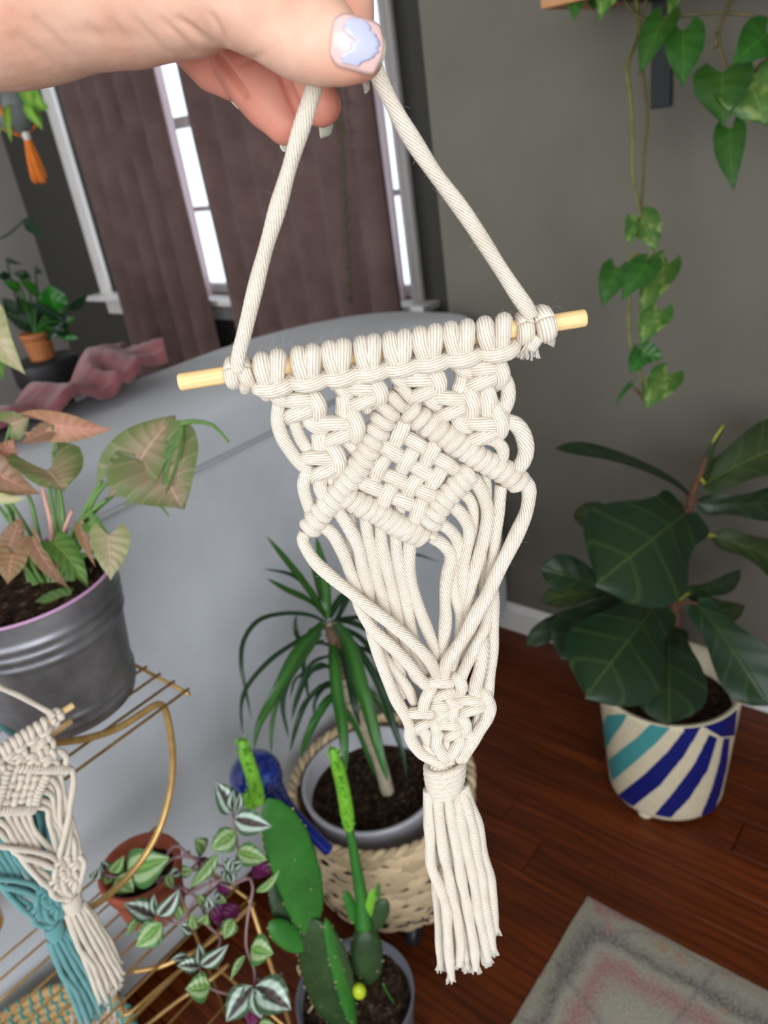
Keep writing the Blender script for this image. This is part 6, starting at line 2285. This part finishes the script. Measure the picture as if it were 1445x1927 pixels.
HD = 2.2
hc = dep(28, 205, HD)
hp = thing('hanging_planter', 'small grey pot of bright green plant hung in orange cords with an orange tassel', 'hanging planter', dep(66, 340, HD))
hr = 44 * HD / FPX
M_HG = plain('grey_concrete', srgb(112, 114, 112), .7, var=.1)
t = MB()
t.lathe([(0, -hr * .95), (hr * .55, -hr * .9), (hr * .9, -hr * .4), (hr, .1 * hr), (hr * .9, hr * .75), (hr * .82, hr * .75), (hr * .8, hr * .5), (0, hr * .5)], hc, 32)
t.build('pot', M_HG, hp)
M_OR = plain('orange_cotton', srgb(222, 122, 40), .85, var=.1, bump=.3, bscale=400)
hook = hc + Vector((0, 0, .75))
bot = hc + Vector((0, 0, -hr * 1.05))
for k in range(4):
    a = k * pi / 2 + .5
    side = Vector((cos(a), sin(a), 0)) * hr * 1.04
    t = MB()
    t.tube(spline([bot, hc + side * .75 + Vector((0, 0, -hr * .7)), hc + side + Vector((0, 0, 0.1 * hr)), hc + side * .95 + Vector((0, 0, hr * .8)), hc + side * .6 + Vector((0, 0, hr * 2.2)), hook], .02), .0042, 7)
    t.build('cord', M_OR, hp)
tb = dep(50, 256, HD)
te = dep(66, 338, HD)
t = MB()
t.tube(spline([bot, (bot + tb) / 2, tb], .01), .006, 8)
t.lathe([(0, -.012), (.010, -.010), (.011, .010), (0, .012)], tb, 12)
t.build('wrap_knot', plain('white_cord', srgb(220, 214, 206), .8), hp)
t = MB()
rr = random.Random(3)
for k in range(26):
    o_ = Vector((rr.uniform(-1, 1), rr.uniform(-1, 1), 0))
    e_ = tb + Vector((0, 0, -(tb - te).length * rr.uniform(.88, 1.0)))
    t.tube(spline([tb + o_ * .004, tb.lerp(e_, .5) + o_ * .013, e_ + o_ * .018], .02), .0035, 5)
t.build('tassel', M_OR, hp)
M_HL = leaf_mat('bright_leaf', srgb(150, 190, 70), srgb(110, 166, 60), srgb(186, 210, 110), .04, .1, 4, .4, .3)
for b, t_, w, ro in (((45, 165), (88, 210), 34, 0), ((50, 150), (62, 215), 30, 20), ((48, 190), (80, 240), 22, 30), ((60, 205), (90, 195), 18, 0), ((20, 150), (-10, 190), 30, 10), ((15, 195), (22, 270), 16, 20), ((48, 175), (55, 238), 24, 10), ((30, 155), (30, 190), 26, 0), ((70, 215), (80, 245), 16, 20), ((5, 180), (2, 215), 22, 0), ((62, 175), (95, 205), 20, 30), ((12, 205), (0, 250), 16, 0)):
    hd = .11 if t_[0] < 66 and ro < 20 else -.06
    Lf(hp, M_HL, (*b, HD + hd), (*t_, HD + hd - .02), w, ro, shape='ovate', fold=.25, droop=.12)
stem(hp, M_OR, [hook, hook + Vector((0, 0, .10)), Vector((hook.x, hook.y, ZC - .01))], .003, .003, 'hook_cord', step=.1)
t = MB()
t.lathe([(0, -.02), (.012, -.018), (.02, 0), (0, 0)], (hook.x, hook.y, ZC - .001), 12)
t.build('ceiling_hook', M_BRK, hp)

# ================================================================== coiled basket with teal and white stitches
CZ = 0.30
rim_far = hz(72, 1847, CZ)
CR = 0.118
cdir_ = (rim_far - Vector((0, 0, CZ)))
cdir_.z = 0
cdir_.normalize()
CC = Vector((rim_far.x, rim_far.y, 0)) - cdir_ * CR + Vector((-.05, .0, 0))
coil = thing('coiled_basket', 'tan coiled basket with teal and white stitches under the wire shelf', 'basket', (CC.x, CC.y, SBZ + .003))
M_COIL = plain('tan_palm_coil', srgb(190, 152, 102), .85, var=.15, scale=60, bump=.3, bscale=300)
M_STT = plain('teal_thread', srgb(52, 158, 156), .75, var=.1)
M_STW = plain('white_thread', srgb(214, 208, 206), .8)
ch = 0.0135
nrow = int((CZ - SBZ - .004) / ch)
kk = 0
st_mesh = {}
stn = 0
for r_ in range(nrow):
    z = CZ - ch * (r_ + .5)
    R_ = CR - 0.035 * (r_ / nrow) ** 2
    P = [Vector((CC.x + R_ * cos(a * pi / 36), CC.y + R_ * sin(a * pi / 36), z)) for a in range(73)]
    t = MB()
    t.tube(P, ch * .53, 8, False)
    t.build('coil', M_COIL, coil)
    if r_ > 8:
        continue
    # stitches on the arc that faces the camera: each a small ring round the coil
    for k in range(33):
        a = math.atan2(cdir_.y, cdir_.x) + (-2.1 + 3.9 * k / 32) + (.03 if r_ % 2 else 0)
        stn += 1
        if 'm' not in st_mesh:
            q = MB()
            q.tube([Vector((ch * .6 * cos(x * pi / 8), 0, ch * .6 * sin(x * pi / 8))) for x in range(17)], .0017, 5, False)
            o = q.build('stitch', M_STT, coil, origin=(0, 0, 0))
            st_mesh['m'] = o.data
            q2 = o.data.copy()
            q2.materials.clear()
            q2.materials.append(M_STW)
            st_mesh['w'] = q2
        wh = (r_ >= 2 and 9 <= k - r_ + 6 <= 14)
        if stn > 1:
            o = bpy.data.objects.new('stitch', st_mesh['w' if wh else 'm'])
            COL.objects.link(o)
        o.parent = coil
        o.rotation_euler = (0, 0, a + .12)
        o.location = Vector((CC.x + R_ * cos(a), CC.y + R_ * sin(a), z)) - coil.location
t = MB()
t.lathe([(0, 0), (CR - .035, 0), (CR - .033, .008), (0, .008)], (CC.x, CC.y, SBZ + .003), 40)
t.build('base', M_COIL, coil)

# small amber pot on the lower shelf, cut by the picture edge
pz = hz(-12, 1735, SLZ + .003)
am = thing('amber_pot', 'amber yellow glazed pot on the lower wire shelf', 'pot', pz)
pot_shell('body', plain('amber_glaze', srgb(214, 150, 20), .3, coat=.4), am, (pz.x - .012, pz.y), SLZ + .003, SLZ + .065, .024, .030, .004, inner=.7)

# ================================================================== the two hangings by the stand: copies of the first with their own cords
def dup_hanging(root, label, loc, rz, group, mats=None, skip=(), sc=1.0):
    r = root.copy()
    COL.objects.link(r)
    r.location = loc
    r.rotation_euler = (0, 0, rz)
    r.scale = (sc, sc, sc)
    tag(r, label, 'macrame', group)
    for ch_ in list(root.children):
        if ch_.name.split('.')[0] in skip:
            continue
        c = ch_.copy()
        COL.objects.link(c)
        c.parent = r
        if mats:
            nm = ch_.name.split('.')[0]
            if nm != 'dowel':
                c.material_slots[0].link = 'OBJECT'
                c.material_slots[0].material = mats[1] if nm in ('loose_cord', 'tassel_cord', 'hanging_cord', 'side_loop', 'frayed_tail') else mats[0]
    return r


def place_by_dowel(px, py, yplane, rz, sc=1.0):
    """origin for a copy so that its dowel's right-hand end lands on the pixel in the plane y=yplane"""
    off = Matrix.Rotation(rz, 3, 'Z') @ (b_end - hang.location) * sc
    return pln(px, py, (0, 1, 0), yplane) - off


b_end = mac(1102, 598, 0)
M_TEALR = rope_mat('teal_cotton_cord', srgb(46, 104, 104), srgb(104, 164, 164))
M_TEALK = rope_mat('teal_cotton_cord_knotted', srgb(46, 104, 104), srgb(104, 164, 164), 16.0, 2.6)
skip = ('loose_fibres',)
w2 = dup_hanging(hang, 'smaller cream macrame hanging in front of the metal bucket, over a teal one', place_by_dowel(138, 1327, .55, _a - .06, .92), _a - .06, None, None, skip, .92)
w3 = dup_hanging(hang, 'teal macrame hanging half hidden behind the cream one', place_by_dowel(100, 1380, .585, _a - .03, .96), _a - .03, None, (M_TEALK, M_TEALR), skip, .96)

t = MB()
e1 = pln(134, 1357, (0, 1, 0), .585)
t.tube([e1 + Vector((-.035, 0, 0)), e1], .0029, 16)
o = t.build('dowel', M_DOWEL)
o.parent = w3
o.matrix_parent_inverse = w3.matrix_basis.inverted()

# wire arm of the stand that both cords hang from
apex = mac(650, 80, -.5) - hang.location
arm = [Vector((SXL + .004, TY0, 1.12))]
for r, sc in ((w3, .96), (w2, .92)):
    arm.append(r.location + Matrix.Rotation(r.rotation_euler.z, 3, 'Z') @ apex * sc + Vector((0, 0, -.0042)))
arm.append(arm[-1] + Vector((.006, -.012, .012)))
mb = MB()
mb.tube(spline(arm, .006), .0022, 8)
mb.build('hook_arm', M_GOLD, stand)
